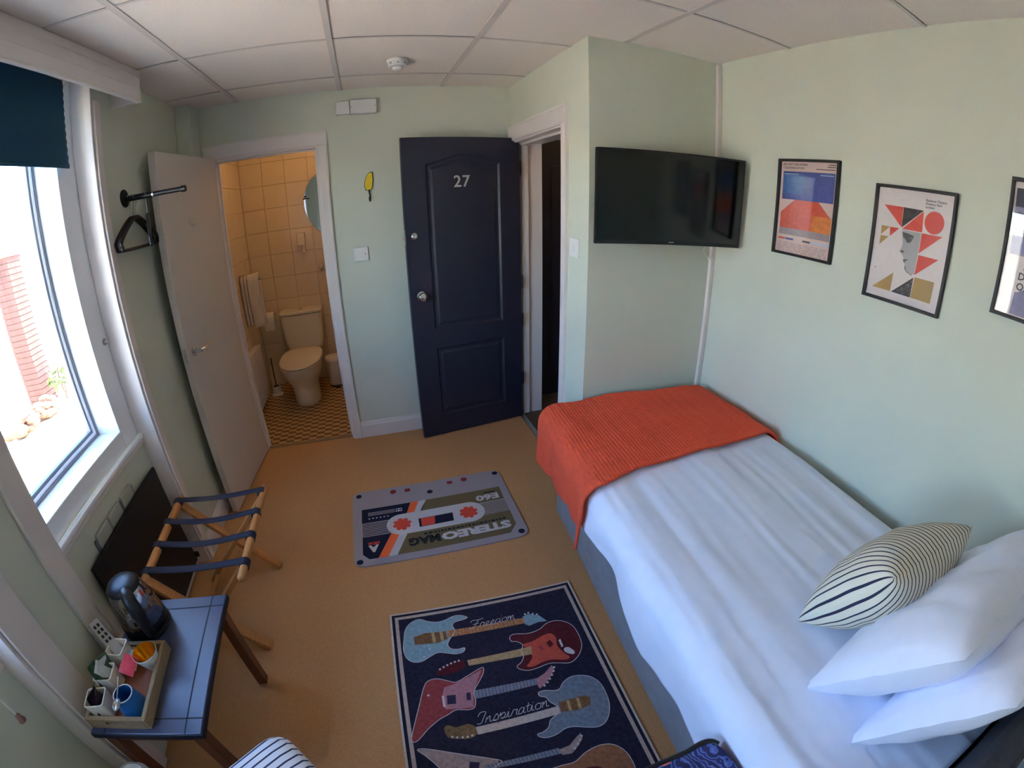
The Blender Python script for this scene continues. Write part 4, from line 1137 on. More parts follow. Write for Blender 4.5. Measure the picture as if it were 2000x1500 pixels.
sheet('shape_print', pos, [f2([(0.667, 0.724), (0.908, 0.721), (0.905, 0.897), (0.660, 0.895)])], INK['gold'], 1, r)
sheet('face_print', pos, [f2([(0.42, 0.362), (0.66, 0.362), (0.655, 0.70), (0.62, 0.712), (0.575, 0.70), (0.535, 0.672), (0.515, 0.64), (0.495, 0.60), (0.475, 0.575), (0.43, 0.545), (0.455, 0.48), (0.44, 0.42)])], INK['face'], 1, r)
sheet('face_print', pos, [f2([(0.432, 0.381), (0.50, 0.385), (0.577, 0.398), (0.565, 0.43), (0.54, 0.46), (0.505, 0.462), (0.475, 0.435), (0.445, 0.42)])], INK['shade'], 2, r)
sheet('face_print', pos, [f2([(0.429, 0.541), (0.455, 0.532), (0.492, 0.537), (0.47, 0.552)]), f2([(0.483, 0.606), (0.52, 0.597), (0.555, 0.600), (0.52, 0.612), (0.508, 0.632), (0.495, 0.618)]), f2([(0.518, 0.655), (0.530, 0.652), (0.545, 0.685), (0.585, 0.705), (0.625, 0.712), (0.62, 0.718), (0.565, 0.704), (0.53, 0.685)])], INK['shade'], 3, r)
sheet('face_print', pos, [f2([(0.52, 0.418), (0.56, 0.408), (0.565, 0.424), (0.535, 0.432)])], INK['lip'], 3, r)
sp = []
for k in range(60):
    b = rnd.uniform(0.76, 0.89); lo = 0.645 - (b - 0.735) / 0.16 * 0.22
    a = rnd.uniform(min(lo + 0.02, 0.63), 0.64)
    sp.append(f2(rq(a, a + 0.007, b, b + 0.005)))
sheet('speckle_print', pos, sp, INK['greyp'], 2, r)
ptext('Rainbow Theatre\nFinsbury Park\nLondon', 0.0108, 0.630, 0.098, pos, INK['black'], r, bold=0.0002)
sheet('mark_print', pos, [f2(rq(0.145, 0.153, 0.716, 0.73)), f2(rq(0.36, 0.375, 0.118, 0.122))], INK['shade'], 2, r)
pglass(pos, fr)
# poster three, cut by the picture edge
pos = (0.4230, 0.1130, 1.7510, 1.3500)
r = poster('framed lavender-grey poster at the right edge, beginning DA and ON', *pos)
fr = r; r = sheet('paper', pos, [rq(0.0, 1.0, 0.0, 1.0)], INK['paper'], 0, r)
sheet('picture_print', pos, [rq(0.055, 0.945, 0.072, 0.205)], INK['navy'], 1, r)
sheet('picture_print', pos, [[(0.055, 0.205), (0.945, 0.205), (0.945, 0.80), (0.27, 0.545), (0.075, 0.545)]], INK['lav'], 1, r)
sheet('picture_print', pos, [[(0.20, 0.78), (0.945, 0.78), (0.945, 0.965), (0.19, 0.965)]], INK['lav'], 1, r)
sheet('picture_print', pos, [[(0.10, 0.235), (0.17, 0.26), (0.25, 0.33), (0.30, 0.42), (0.26, 0.40), (0.19, 0.30), (0.09, 0.25)]], INK['navy'], 2, r)
sheet('picture_print', pos, [[(0.26, 0.545), (0.945, 0.50), (0.945, 0.65), (0.24, 0.64)]], INK['navy'], 2, r)
sheet('disc_print', pos, [[(0.20 + 0.065 * math.cos(2 * PI * k / 28), 0.755 + 0.05 * math.sin(2 * PI * k / 28)) for k in range(28)]], INK['paper'], 2, r)
ptext('DA', 0.030, 0.20, 0.712, pos, INK['navy'], r, bold=0.0006)
ptext('ON', 0.030, 0.20, 0.785, pos, INK['navy'], r, bold=0.0006)
pglass(pos, fr)

# ================================================================== SMALL WALL AND CEILING THINGS
sd = root('smoke_detector', (0.183, 2.275, H), 'round white smoke detector on the ceiling', 'smoke detector')
build('base', MB().lathe([(0.050, 0), (0.050, -0.012), (0.047, -0.014)], (0.183, 2.275, H - 0.0002), 32), M['whiteplastic'], sd, smooth=35)
sh_ = build('sensor_head', MB().lathe([(0.046, -0.014), (0.046, -0.026), (0.040, -0.034), (0.024, -0.036), (0.022, -0.048), (0.016, -0.052), (0.0, -0.053)], (0.183, 2.275, H), 32, cap=False), M['whiteplastic'], sd, smooth=35)
for k in range(8):
    a = 2 * PI * k / 8
    build('vent', MB().lathe([(0.004, 0), (0.004, 0.002)], (0.183 + 0.0455 * math.cos(a), 2.275 + 0.0455 * math.sin(a), H - 0.021), 8, axis=(math.cos(a), math.sin(a), 0)), M['gasket'], sh_)
jb = root('alarm_box', (-0.02, YB, 2.068), 'white surface-mounted electrical box high on the back wall', 'electrical box')
build('cover', MB().box(-0.137, -0.056, YB - 0.030, YB - 0.0005, 2.070, 2.150), M['whiteplastic'], jb, bevel=0.004)
build('cover', MB().box(-0.054, 0.098, YB - 0.034, YB - 0.0005, 2.067, 2.152), M['whiteplastic'], jb, bevel=0.004)
for x in (-0.046, 0.090):
    build('screw', MB().lathe([(0.003, 0), (0.003, 0.001)], (x, YB - 0.034, 2.11), 10, axis=(0, -1, 0)), M['gasket'], jb)
sw = root('fan_switch', (-0.047, YB, 1.188), 'square white switch plate on the back wall beside the bathroom doorway', 'switch')
build('plate', MB().box(-0.091, -0.003, YB - 0.012, YB - 0.0005, 1.188, 1.272), M['whiteplastic'], sw, bevel=0.003)
build('rocker', MB().box(-0.058, -0.036, YB - 0.015, YB - 0.012, 1.215, 1.245), M['whiteplastic'], sw, bevel=0.002)
build('indicator', MB().box(-0.024, -0.018, YB - 0.0128, YB - 0.012, 1.226, 1.234), INK['red'], sw)
sw = root('light_switch', (XE, 1.905, 1.25), 'white light switch plate between the entrance doorway and the television', 'switch')
build('plate', MB().box(XE - 0.009, XE - 0.0005, 1.855, 1.945, 1.250, 1.338), M['whiteplastic'], sw, bevel=0.003)
build('rocker', MB().box(XE - 0.012, XE - 0.009, 1.888, 1.912, 1.278, 1.310), M['whiteplastic'], sw, bevel=0.002)
# yellow guitar-shaped hook
hk = root('wall_hook', (0.035, YB, 1.54), 'yellow guitar-body wall hook with a black hook, beside the navy door', 'hook')
gpts = [(0.014, 1.613), (0.008, 1.640), (0.012, 1.665), (0.020, 1.690), (0.030, 1.706), (0.044, 1.713), (0.056, 1.712), (0.055, 1.690), (0.056, 1.665), (0.051, 1.640), (0.046, 1.618), (0.030, 1.612)]
gpts = [q[:2] for q in catmull([(a, b, 0) for a, b in gpts], 3, True)]
build('plaque', MB().prism(gpts, lambda a, b: (a, YB - 0.0005, b), lambda a, b: (a, YB - 0.012, b)), M['yellow'], hk, bevel=0.002)
big = [(0.033 + (a - 0.033) * 1.14, 1.662 + (b - 1.662) * 1.06) for a, b in gpts]
build('rim', MB().prism(big, lambda a, b: (a, YB - 0.0003, b), lambda a, b: (a, YB - 0.008, b)), M['black'], hk)
build('hook', MB().tube(catmull([(0.030, YB - 0.006, 1.614), (0.032, YB - 0.012, 1.592), (0.036, YB - 0.018, 1.565), (0.034, YB - 0.028, 1.545), (0.030, YB - 0.042, 1.552), (0.030, YB - 0.044, 1.570)], 5), 0.0045, 10), M['black'], hk, smooth=60)

# ================================================================== PELMET, BLIND, CORD
pa = Vector((-0.9085, 1.955, 0)); pb_d = Vector((-0.0463, -0.814, 0)).normalized()
plen = 2.45
pz0, pz1 = 2.088, H - 0.0005
pin = Vector((pb_d.y, -pb_d.x, 0))
if pin.x > 0: pin = -pin
def PL(a, d, z):
    return pa + pb_d * a + pin * d + Vector((0, 0, z))
pel = root('pelmet', PL(0.6, 0.06, pz0), 'white moulded timber pelmet box above the windows', 'pelmet')
build('front_board', MB().prism([(0, pz0), (0.014, pz0), (0.014, pz1), (0, pz1), (0, pz1 - 0.030), (0.004, pz1 - 0.034), (0.004, pz1 - 0.072), (0, pz1 - 0.076), (0.0, pz0 + 0.02)], lambda d, z: PL(0, d, z), lambda d, z: PL(plen, d, z)), M['white'], pel)
build('bottom_bead', MB().obox(PL(0, -0.006, pz0 - 0.002), pb_d * plen, pin * 0.020, (0, 0, 0.012)), M['white'], pel, bevel=0.004)
e0 = PL(0, 0.014, pz0); dl_ = (XL + 0.0005 - e0.x)
build('end_board', MB().obox(e0, Vector((dl_, 0, 0)), pb_d * 0.014, (0, 0, pz1 - pz0)), M['white'], pel)
bl = root('roller_blind', (-1.09, 1.33, 1.84), 'dark teal roller blind pulled part way down the window', 'blind')
def bl_fn(u, v):
    z = 1.844 + (2.168 - 1.844) * v
    y = 1.000 + (1.660 - 1.000) * u
    if u > 0.99: y += 0.0035 * math.sin(v * 70) * (1 - v * 0.3) + 0.004 * (1 - v)
    return (-1.090 + 0.002 * math.sin(u * 9 + v * 2), y, z)
build('fabric', MB().grid(60, 40, bl_fn), M['blind'], bl, smooth=180, solid=0.0012)
build('roller', MB().tube([(-1.099, 0.975, 2.178), (-1.099, 1.685, 2.178)], 0.016, 16), M['greyplastic'], bl, smooth=40)
build('hem_bar', MB().box(-1.0925, -1.0875, 1.001, 1.664, 1.840, 1.853), M['blind'], bl, bevel=0.002)
b2_ = root('roller_blind', (-1.09, 0.19, 1.48), 'unseen teal roller blind of the window bay nearest the camera, lowered to cut its daylight', 'blind')  # out of view; drop chosen to dim the daylight on right wall and bed
build('fabric', MB().grid(30, 10, lambda u, v: (-1.090 + 0.002 * math.sin(u * 9), -0.20 + 0.74 * u, 1.48 + 0.685 * v)), M['blind'], b2_, smooth=180, solid=0.0012)
build('roller', MB().tube([(-1.099, -0.225, 2.178), (-1.099, 0.565, 2.178)], 0.016, 16), M['greyplastic'], b2_, smooth=40)
build('hem_bar', MB().box(-1.0925, -1.0875, -0.199, 0.539, 1.476, 1.488), M['blind'], b2_, bevel=0.002)
pc = root('pull_cord', (-1.045, 0.496, 0.635), 'white blind cord with a small brown toggle, hanging at the far left', 'cord')
build('cord', MB().tube([(-1.075, 0.496, 2.16), (-1.055, 0.496, 1.3), (-1.046, 0.497, 0.665)], 0.0022, 8), M['whiteplastic'], pc, smooth=60)
build('toggle', MB().lathe([(0.003, 0.030), (0.007, 0.024), (0.008, 0.012), (0.011, 0.004), (0.010, 0.0), (0.0, -0.001)], (-1.045, 0.497, 0.637), 14, cap=False), mat('brown_toggle', (120, 84, 76), 0.5, var=0.1), pc, smooth=50)

# ================================================================== PANEL HEATER
ph = root('panel_heater', (-1.085, 1.39, 0.06), 'flat black panel heater on the wall under the window', 'heater')
hp = MB().obox((-1.090, 1.077, 0.06), (0.014, 0, 0), (0, 0.645, 0), (-0.008, 0, 0.538))
build('panel', hp, M['blackmatt'], ph, bevel=0.004)
build('top_edge', MB().obox((-1.0975, 1.079, 0.5982), (0.012, 0, 0), (0, 0.641, 0), (0, 0, 0.003)), M['blackmetal'], ph)
for y in (1.20, 1.31, 1.43):
    build('wall_bracket', MB().box(XA + 0.0005, XA + 0.016, y, y + 0.10, 0.50, 0.645), M['mintgrey'], ph, bevel=0.006)
build('bracket_rail', MB().box(XA + 0.0005, XA + 0.008, 1.185, 1.545, 0.51, 0.632), M['gasket'], ph, bevel=0.003)
build('foot_clip', MB().box(-1.094, -1.062, 1.722, 1.734, 0.075, 0.10), M['black'], ph)

# ================================================================== CLOTHES RAIL AND HANGERS
cr = root('clothes_rail', (XL, 1.985, 1.70), 'short black clothes rail sticking out of the left wall', 'clothes rail')
build('flange', MB().lathe([(0.038, 0), (0.038, 0.004), (0.030, 0.008), (0.014, 0.012)], (XL + 0.0005, 1.982, 1.712), 28, axis=(1, 0, 0)), M['blackmetal'], cr, smooth=35)
build('rod', MB().tube([(XL + 0.008, 1.982, 1.708), (-0.900, 1.985, 1.704)], 0.0125, 16), M['blackmetal'], cr, smooth=60)
build('rod', MB().tube([(-0.900, 1.985, 1.704), (-0.762, 1.988, 1.701)], 0.0105, 16), M['blackmetal'], cr, smooth=60)
build('end_cap', MB().tube([(-0.772, 1.988, 1.701), (-0.752, 1.988, 1.701)], 0.0135, 16), M['black'], cr, smooth=60)
build('collar', MB().tube([(-0.905, 1.985, 1.704), (-0.898, 1.985, 1.704)], 0.0135, 16), M['steel'], cr, smooth=60)
def hanger(x, swing, label, small=1.0):
    c = Vector((x, 1.985, 1.704))
    def Q(a, b):
        return c + Vector((math.sin(swing) * a, math.cos(swing) * a, b))
    r = root('clothes_hanger', Q(0, -0.20), label, 'hanger', 'black plastic hangers on the wall rail')
    w = 0.165 * small
    hook = [Q(0.013 * math.cos(t), 0.006 + 0.0165 * math.sin(t) - 0.004) for t in [math.radians(d) for d in (-40, 0, 45, 90, 135, 180)]]
    build('hook', MB().tube(catmull([Q(0, -0.082), Q(0, -0.05), Q(0.006, -0.026), Q(0.0145, -0.008)] + hook, 3), 0.0022, 8), M['steel'], r, smooth=60)
    sh = catmull([Q(-w, -0.195), Q(-w - 0.006, -0.175), Q(-w + 0.03, -0.145), Q(-0.08, -0.11), Q(-0.03, -0.085), Q(0, -0.078), Q(0.03, -0.085), Q(0.08, -0.11), Q(w - 0.03, -0.145), Q(w + 0.006, -0.175), Q(w, -0.195)], 4)
    build('shoulder', MB().tube(sh, 0.0075, 10), M['black'], r, smooth=60)
    build('bar', MB().tube(catmull([Q(-w, -0.195), Q(-w + 0.01, -0.205), Q(0, -0.207), Q(w - 0.01, -0.205), Q(w, -0.195)], 4), 0.0065, 10), M['black'], r, smooth=60)
    return r
hanger(-1.020, 0.00, 'black plastic hanger closest to the wall on the rail')
hanger(-1.006, -0.05, 'black plastic hanger second from the wall on the rail')
hanger(-0.992, 0.02, 'black plastic hanger third from the wall on the rail')
hanger(-0.940, -0.42, 'black plastic hanger hanging apart, furthest from the wall')

# ================================================================== LUGGAGE RACK
lr = root('luggage_rack', (-0.81, 1.43, 0), 'folding beech luggage rack with four navy straps', 'luggage rack')
zr = 0.435
fx_, rx_ = -0.605, -1.004
ry0, ry1 = 1.150, 1.712
build('top_rail', MB().tube([(fx_ - 0.008, ry0, zr), (fx_, ry0 + 0.006, zr), (fx_ + 0.010, ry1 - 0.006, zr), (fx_ + 0.012, ry1, zr)], [0.010, 0.015, 0.015, 0.010], 14), M['pine'], lr, smooth=50)
build('top_rail', MB().tube([(rx_, ry0 + 0.02, zr), (rx_, ry0 + 0.026, zr), (rx_, ry1 - 0.006, zr), (rx_, ry1, zr)], [0.010, 0.017, 0.017, 0.010], 14), M['pine'], lr, smooth=50)
for y in (1.195, 1.665):
    # leg from the rear rail down to the front foot, and the crossing one
    build('leg', MB().bar((rx_ + 0.004, y, zr - 0.004), (-0.648, y, 0.012), 0.020, 0.042, up=(0, 1, 0)), M['pine'], lr, bevel=0.003)
    yy = y + 0.044 if y < 1.4 else y - 0.044
    build('leg', MB().bar((fx_ - 0.002, yy, zr - 0.004), (-0.985, yy, 0.012), 0.020, 0.042, up=(0, 1, 0)), M['pine'], lr, bevel=0.003)
    build('pivot_bolt', MB().tube([(-0.805, y - 0.014, 0.215), (-0.805, yy + (0.014 if yy > y else -0.014), 0.215)], 0.005, 10), M['steel'], lr, smooth=50)
build('foot_rail', MB().tube([(-0.945, 1.205, 0.055), (-0.945, 1.655, 0.055)], 0.010, 12), M['pine'], lr, smooth=50)
for k, ys in enumerate((1.230, 1.378, 1.520, 1.668)):
    sag = 0.022 if k in (1, 2) else 0.012
    def sp_fn(u, v, ys=ys, sag=sag):
        x = (rx_ - 0.0175) + (fx_ + 0.0275 - rx_) * u
        z = zr + 0.017 - sag * math.sin(PI * u) ** 1.2
        return (x, ys - 0.017 + 0.034 * v, z)
    mb = MB().grid(20, 2, sp_fn)
    st = build('strap', mb, M['webbing'], lr, smooth=60, solid=0.0025)
    for xx in (fx_ + 0.002, rx_):
        build('strap_loop', MB().tube([(xx, ys - 0.0175, zr), (xx, ys + 0.0175, zr)], 0.0195, 16), M['webbing'], st, smooth=50)

# ================================================================== SIDE TABLE
ZTB = 0.46
tb = root('side_table', (-0.806, 0.82, 0), 'small dark lacquered side table with reddish wooden legs under the window', 'table')
build('table_top', MB().box(-0.982, -0.634, 0.574, 1.066, ZTB - 0.020, ZTB), M['tabletop'], tb, bevel=0.003)
build('top_edge', MB().box(-0.985, -0.631, 0.571, 1.069, ZTB - 0.024, ZTB - 0.003), M['groove'], tb, bevel=0.002)
for a in ((-0.982, -0.634, 0.619, 0.6235), (-0.982, -0.634, 1.018, 1.0225), (-0.6845, -0.680, 0.574, 1.066), (-0.939, -0.9345, 0.574, 1.066)):
    build('groove', MB().box(*a, ZTB, ZTB + 0.0004), M['groove'], tb)
for x in (-0.955, -0.672):
    for y in (0.605, 1.036):
        build('leg', MB().box(x - 0.018, x + 0.018, y - 0.018, y + 0.018, 0, ZTB - 0.024), M['redwood'], tb, bevel=0.003)
build('apron', MB().box(-0.940, -0.687, 0.598, 0.612, 0.38, ZTB - 0.024).box(-0.940, -0.687, 1.028, 1.042, 0.38, ZTB - 0.024).box(-0.962, -0.948, 0.623, 1.018, 0.38, ZTB - 0.024).box(-0.679, -0.665, 0.623, 1.018, 0.38, ZTB - 0.024), M['redwood'], tb)

# tray
zt_ = ZTB + 0.0006
tr = root('tray', (-0.884, 0.723, zt_), 'grey-brown wooden tea tray on the side table', 'tray')
tx0, tx1, ty0, ty1, tz1 = -0.981, -0.782, 0.590, 0.858, zt_ + 0.042
build('tray_floor', MB().box(tx0 + 0.003, tx1 - 0.003, ty0 + 0.003, ty1 - 0.003, zt_, zt_ + 0.007), M['trayfloor'], tr)
build('side', MB().box(tx0, tx0 + 0.013, ty0, ty1, zt_, tz1), M['traywood'], tr, bevel=0.002)
build('side', MB().box(tx1 - 0.013, tx1, ty0, ty1, zt_, tz1), M['traywood'], tr, bevel=0.002)
for y in (ty0, ty1 - 0.013):
    sl = MB().box(tx0 + 0.0132, tx1 - 0.0132, y, y + 0.013, zt_, zt_ + 0.016).box(tx0 + 0.0132, tx1 - 0.0132, y, y + 0.013, tz1 - 0.010, tz1).box(tx0 + 0.0132, tx0 + 0.065, y, y + 0.013, zt_ + 0.016, tz1 - 0.010).box(tx1 - 0.065, tx1 - 0.0132, y, y + 0.013, zt_ + 0.016, tz1 - 0.010)
    build('handle_side', sl, M['traywood'], tr)
zf = zt_ + 0.0075
def pot(x, y, rot, label, h=0.068, s=0.031):
    r = root('condiment_pot', (x, y, zf), label, 'pot', 'white square pots on the tea tray')
    c, sn_ = math.cos(rot), math.sin(rot)
    def R(q):
        return [(x + a * c - b * sn_, y + a * sn_ + b * c) for a, b in q]
    mb = MB()
    prof = [(s * 0.86, 0), (s, h), (s - 0.0035, h), (s * 0.86 - 0.0035, 0.005)]
    rings = []
    for w, z in prof:
        n = len(mb.v); q = R(rrect(-w, w, -w, w, w * 0.28, 4))
        mb.v += [(a, b, zf + z) for a, b in q]; rings.append(list(range(n, n + len(q))))
    for r0, r1 in zip(rings, rings[1:]):
        k = len(r0)
        for i in range(k):
            j = (i + 1) % k
            mb.f.append((r0[i], r0[j], r1[j], r1[i]))
    mb.f.append(tuple(reversed(rings[0]))); mb.f.append(tuple(rings[-1]))
    build('pot_body', mb, M['china'], r, smooth=45)
    return r
POTS = [(-0.936, 0.640, 0.12, 'white square pot of dark purple sachets on the tray'), (-0.936, 0.724, 0.05, 'white square pot of green and white sachets on the tray'), (-0.925, 0.812, -0.08, 'white square pot holding the remote control')]
for q in POTS: pot(*q)
SA = {k: mat('sachet_' + k, c, 0.35, var=0.12, vscale=90) for k, c in dict(purple=(46, 20, 44), plum=(90, 22, 70), green=(58, 88, 62), white=(206, 208, 202), pink=(224, 70, 92), dark=(34, 30, 34)).items()}
def sachet(x, y, z, L, w, ax, up, m, label, group):
    ax = Vector(ax).normalized(); up = Vector(up).normalized(); sd_ = ax.cross(up).normalized(); up = sd_.cross(ax)
    mb = MB()
    def fn(sg):
        def g(u, v):
            a, b = u - 0.5, v - 0.5
            t = 0.004 * (1 - (2 * a) ** 4) * (1 - (2 * b) ** 2)
            return Vector((x, y, z)) + ax * (L * a) + sd_ * (w * b) + up * (sg * t + 0.0025 * math.sin(a * 7 + x * 90))
        return g
    mb.grid(10, 7, fn(1)); mb.grid(10, 7, fn(-1), flip=True)
    build('sachet', mb, m, smooth=60, label=label, cat='sachet', group=group)
k = 0
for (px, py) in ((-0.944, 0.632), (-0.934, 0.640), (-0.926, 0.648), (-0.940, 0.650), (-0.930, 0.630)):
    sachet(px, py, zf + 0.050, 0.070, 0.036, (0.25 * math.sin(k * 2.1), 0.2 * math.cos(k * 1.7), 1), (1, 0.4 * math.sin(k), 0), [SA['dark'], SA['plum'], SA['purple'], SA['dark'], SA['purple']][k], 'dark purple sachet standing in its white pot', 'dark sachets in the pot')
    k += 1
for j, (px, py) in enumerate(((-0.952, 0.712), (-0.944, 0.722), (-0.936, 0.716), (-0.928, 0.728), (-0.940, 0.736), (-0.930, 0.742))):
    sachet(px, py, zf + 0.062, 0.085, 0.040, (0.45 * math.sin(j * 1.9) - 0.2, 0.35 * math.cos(j * 1.3), 1), (1, 0.5 * math.sin(j), 0), [SA['green'], SA['white'], SA['green'], SA['white'], SA['white'], SA['green']][j], ['green tea sachet standing in its white pot', 'white tea sachet standing in its white pot', 'green tea sachet standing in its white pot', 'white tea sachet standing in its white pot', 'white tea sachet standing in its white pot', 'green tea sachet standing in its white pot'][j], 'tea sachets in the pot')
sachet(-0.872, 0.760, zf + 0.050, 0.058, 0.044, (0.2, 0.75, 0.25), (0.5, -0.3, 1), SA['pink'], 'pink and white sachet lying in front of the pots', 'pink sachet on the tray')
sachet(-0.880, 0.790, zf + 0.036, 0.060, 0.042, (0.1, 0.9, 0.2), (0.4, -0.2, 1), SA['white'], 'white sachet tucked beneath the pink one', 'white sachet on the tray')
# gold-lined cup
cp = root('cup', (-0.822, 0.795, zf), 'small white cup with a shiny gold lining on the tray', 'cup')
gold = mat('gold_lustre', (224, 160, 44), 0.22, metal=0.85, var=0.05, vscale=30)
cc = (-0.822, 0.795, zf)
build('cup_body', MB().lathe([(0.020, 0), (0.022, 0.006), (0.034, 0.040), (0.040, 0.062), (0.0385, 0.063)], cc, 28, cap=False), M['china'], cp, smooth=50)
build('lining', MB().lathe([(0.0385, 0.063), (0.033, 0.044), (0.022, 0.0135)], cc, 28, cap=False), gold, cp, smooth=60, label='gold lining', recalc=False)
build('cup_bottom', MB().lathe([(0.0215, 0.004), (0.0215, 0.0132)], cc, 28), M['china'], cp)
# blue tumbler and spoon
tu_ = root('tumbler', (-0.846, 0.652, zf), 'blue plastic tumbler with a white rim on the tray', 'tumbler')
bluem = mat('blue_plastic', (34, 104, 168), 0.35, var=0.05, vscale=20)
build('body', MB().lathe([(0.041, 0), (0.041, 0.004), (0.034, 0.05), (0.030, 0.068), (0.0275, 0.068), (0.031, 0.048), (0.037, 0.006)], (-0.846, 0.652, zf), 28), bluem, tu_, smooth=40)
build('rim', MB().tube([(-0.846 + 0.029 * math.cos(2 * PI * k / 28), 0.652 + 0.029 * math.sin(2 * PI * k / 28), zf + 0.069) for k in range(28)], 0.0017, 8, closed=True), M['whiteplastic'], tu_, smooth=60, label='white rim')
spn = root('teaspoon', (-0.858, 0.625, zf + 0.07), 'steel teaspoon lying across the blue tumbler', 'spoon')
d_ = Vector((0.25, -1, 0)).normalized(); sdn = Vector((-d_.y, d_.x, 0))
s0 = Vector((-0.872, 0.700, zf + 0.075))
build('handle', MB().tube([s0, s0 + d_ * 0.045 + Vector((0, 0, -0.0015)), s0 + d_ * 0.072 + Vector((0, 0, -0.001))], [0.0028, 0.002, 0.0018], 8), M['steel'], spn, smooth=60)
bc = s0 + d_ * 0.088
def bowl(sg):
    def fn(u, v):
        a = 2 * PI * u; rr = v
        wx = 0.020 * rr * math.cos(a); wy = 0.0125 * rr * math.sin(a)
        return bc + d_ * wx + sdn * wy + Vector((0, 0, -0.006 * (1 - rr * rr) + (0.0007 if sg > 0 else 0)))
    return fn
build('bowl', MB().grid(24, 6, bowl(1), wrap_u=True), M['steel'], spn, smooth=180, solid=0.0008)
# remote control standing in its pot
rm = root('remote_control', (-0.925, 0.822, zf + 0.02), 'grey remote control standing tilted in a white pot', 'remote control')
ra = Vector((-0.50, 0.34, 0.62)).normalized(); rb_ = Vector((0.56, 0.83, 0)).normalized(); rn = ra.cross(rb_)
if rn.z < 0: rn = -rn
ro = Vector((-0.912, 0.803, zf + 0.014))
def RQ(a, b, d):
    return ro + ra * a + rb_ * b + rn * d
build('case', MB().obox(RQ(0, -0.019, -0.007), ra * 0.150, rb_ * 0.038, rn * 0.014), M['greyplastic'], rm, bevel=0.005, smooth=40)
rcase = bpy.data.objects['case']
for i in range(4):
    for j in range(2):
        build('button', MB().obox(RQ(0.075 + i * 0.017, -0.010 + j * 0.013, 0.0068), ra * 0.010, rb_ * 0.008, rn * 0.002), M['black'], rcase)

# kettle
kc = Vector((-0.897, 0.962, ZTB + 0.0006))
kt = root('kettle', kc, 'chrome and black electric kettle at the back of the side table', 'kettle')
hd = Vector((0.62, -0.78, 0)).normalized()
build('power_base', MB().lathe([(0.078, 0), (0.082, 0.006), (0.080, 0.016), (0.074, 0.018)], kc, 36), M['black'], kt, smooth=40)
build('body', MB().lathe([(0.070, 0.018), (0.076, 0.022), (0.077, 0.05), (0.071, 0.11), (0.060, 0.160), (0.054, 0.172)], kc, 40), mat('kettle_steel', (176, 170, 166), 0.08, metal=1.0, var=0.02, vscale=10), kt, smooth=50, label='polished steel jug')
build('body_band', MB().lathe([(0.0775, 0.020), (0.0788, 0.026), (0.0788, 0.044), (0.0775, 0.048)], kc, 40, cap=False), M['black'], kt, smooth=50)
build('lid', MB().lathe([(0.056, 0.170), (0.057, 0.176), (0.048, 0.187), (0.020, 0.192), (0.0, 0.193)], kc, 36, cap=False), M['black'], kt, smooth=50)
hpts = [(0.050, 0.180), (0.074, 0.196), (0.098, 0.190), (0.112, 0.165), (0.114, 0.12), (0.106, 0.07), (0.092, 0.040), (0.078, 0.034)]
build('handle', MB().tube(catmull([kc + hd * a + Vector((0, 0, b)) for a, b in hpts], 5), [0.020] * 8 + [0.021] * 12 + [0.018] * 16, 14), M['black'], kt, smooth=60)
spd = -hd
build('spout', MB().tube([kc + spd * 0.050 + Vector((0, 0, 0.135)), kc + spd * 0.066 + Vector((0, 0, 0.158)), kc + spd * 0.074 + Vector((0, 0, 0.170))], [0.022, 0.016, 0.011], 14), M['steel'], kt, smooth=60)

# ================================================================== FOREGROUND THINGS CUT BY THE PICTURE EDGE
# striped stool
so = Vector((-0.455, 0.285, 0)); sa = math.radians(38)
sux = Vector((math.cos(sa), math.sin(sa), 0)); suy = Vector((-math.sin(sa), math.cos(sa), 0))
stl = root('striped_stool', so, 'low stool with a white and navy striped padded seat, at the bottom edge', 'stool')
stm = stripes('striped_seat', (226, 222, 222), (52, 50, 74), 48, 0.24, tuple(suy))
def seat_fn(u, v):
    pts = seat_fn.p; k = u * len(pts); i = int(k) % len(pts)
    q = Vector(pts[i])
    prof = [(0.93, 0.395), (1.0, 0.405), (1.01, 0.44), (1.0, 0.465), (0.95, 0.482), (0.80, 0.492), (0.5, 0.498), (0.0, 0.50)]
    t = v * (len(prof) - 1); j = min(int(t), len(prof) - 2); f = t - j
    sc_ = prof[j][0] * (1 - f) + prof[j + 1][0] * f; z = prof[j][1] * (1 - f) + prof[j + 1][1] * f
    q = q * sc_
    return so + sux * q.x + suy * q.y + Vector((0, 0, z))
seat_fn.p = rrect(-0.205, 0.205, -0.205, 0.205, 0.055, 8)
build('seat', MB().grid(len(seat_fn.p), 15, seat_fn, wrap_u=True), stm, stl, smooth=60, label='padded seat with thin navy stripes')
build('seat_frame', MB().prism(rrect(-0.185, 0.185, -0.185, 0.185, 0.03), lambda a, b: so + sux * a + suy * b + Vector((0, 0, 0.34)), lambda a, b: so + sux * a + suy * b + Vector((0, 0, 0.398))), M['redwood'], stl)
for a in (-0.155, 0.155):
    for b in (-0.155, 0.155):
        p_ = so + sux * a + suy * b
        build('leg', MB().tube([p_ + Vector((0, 0, 0.345)), p_ + Vector((0, 0, 0.0))], [0.018, 0.013], 12), M['redwood'], stl, smooth=50)
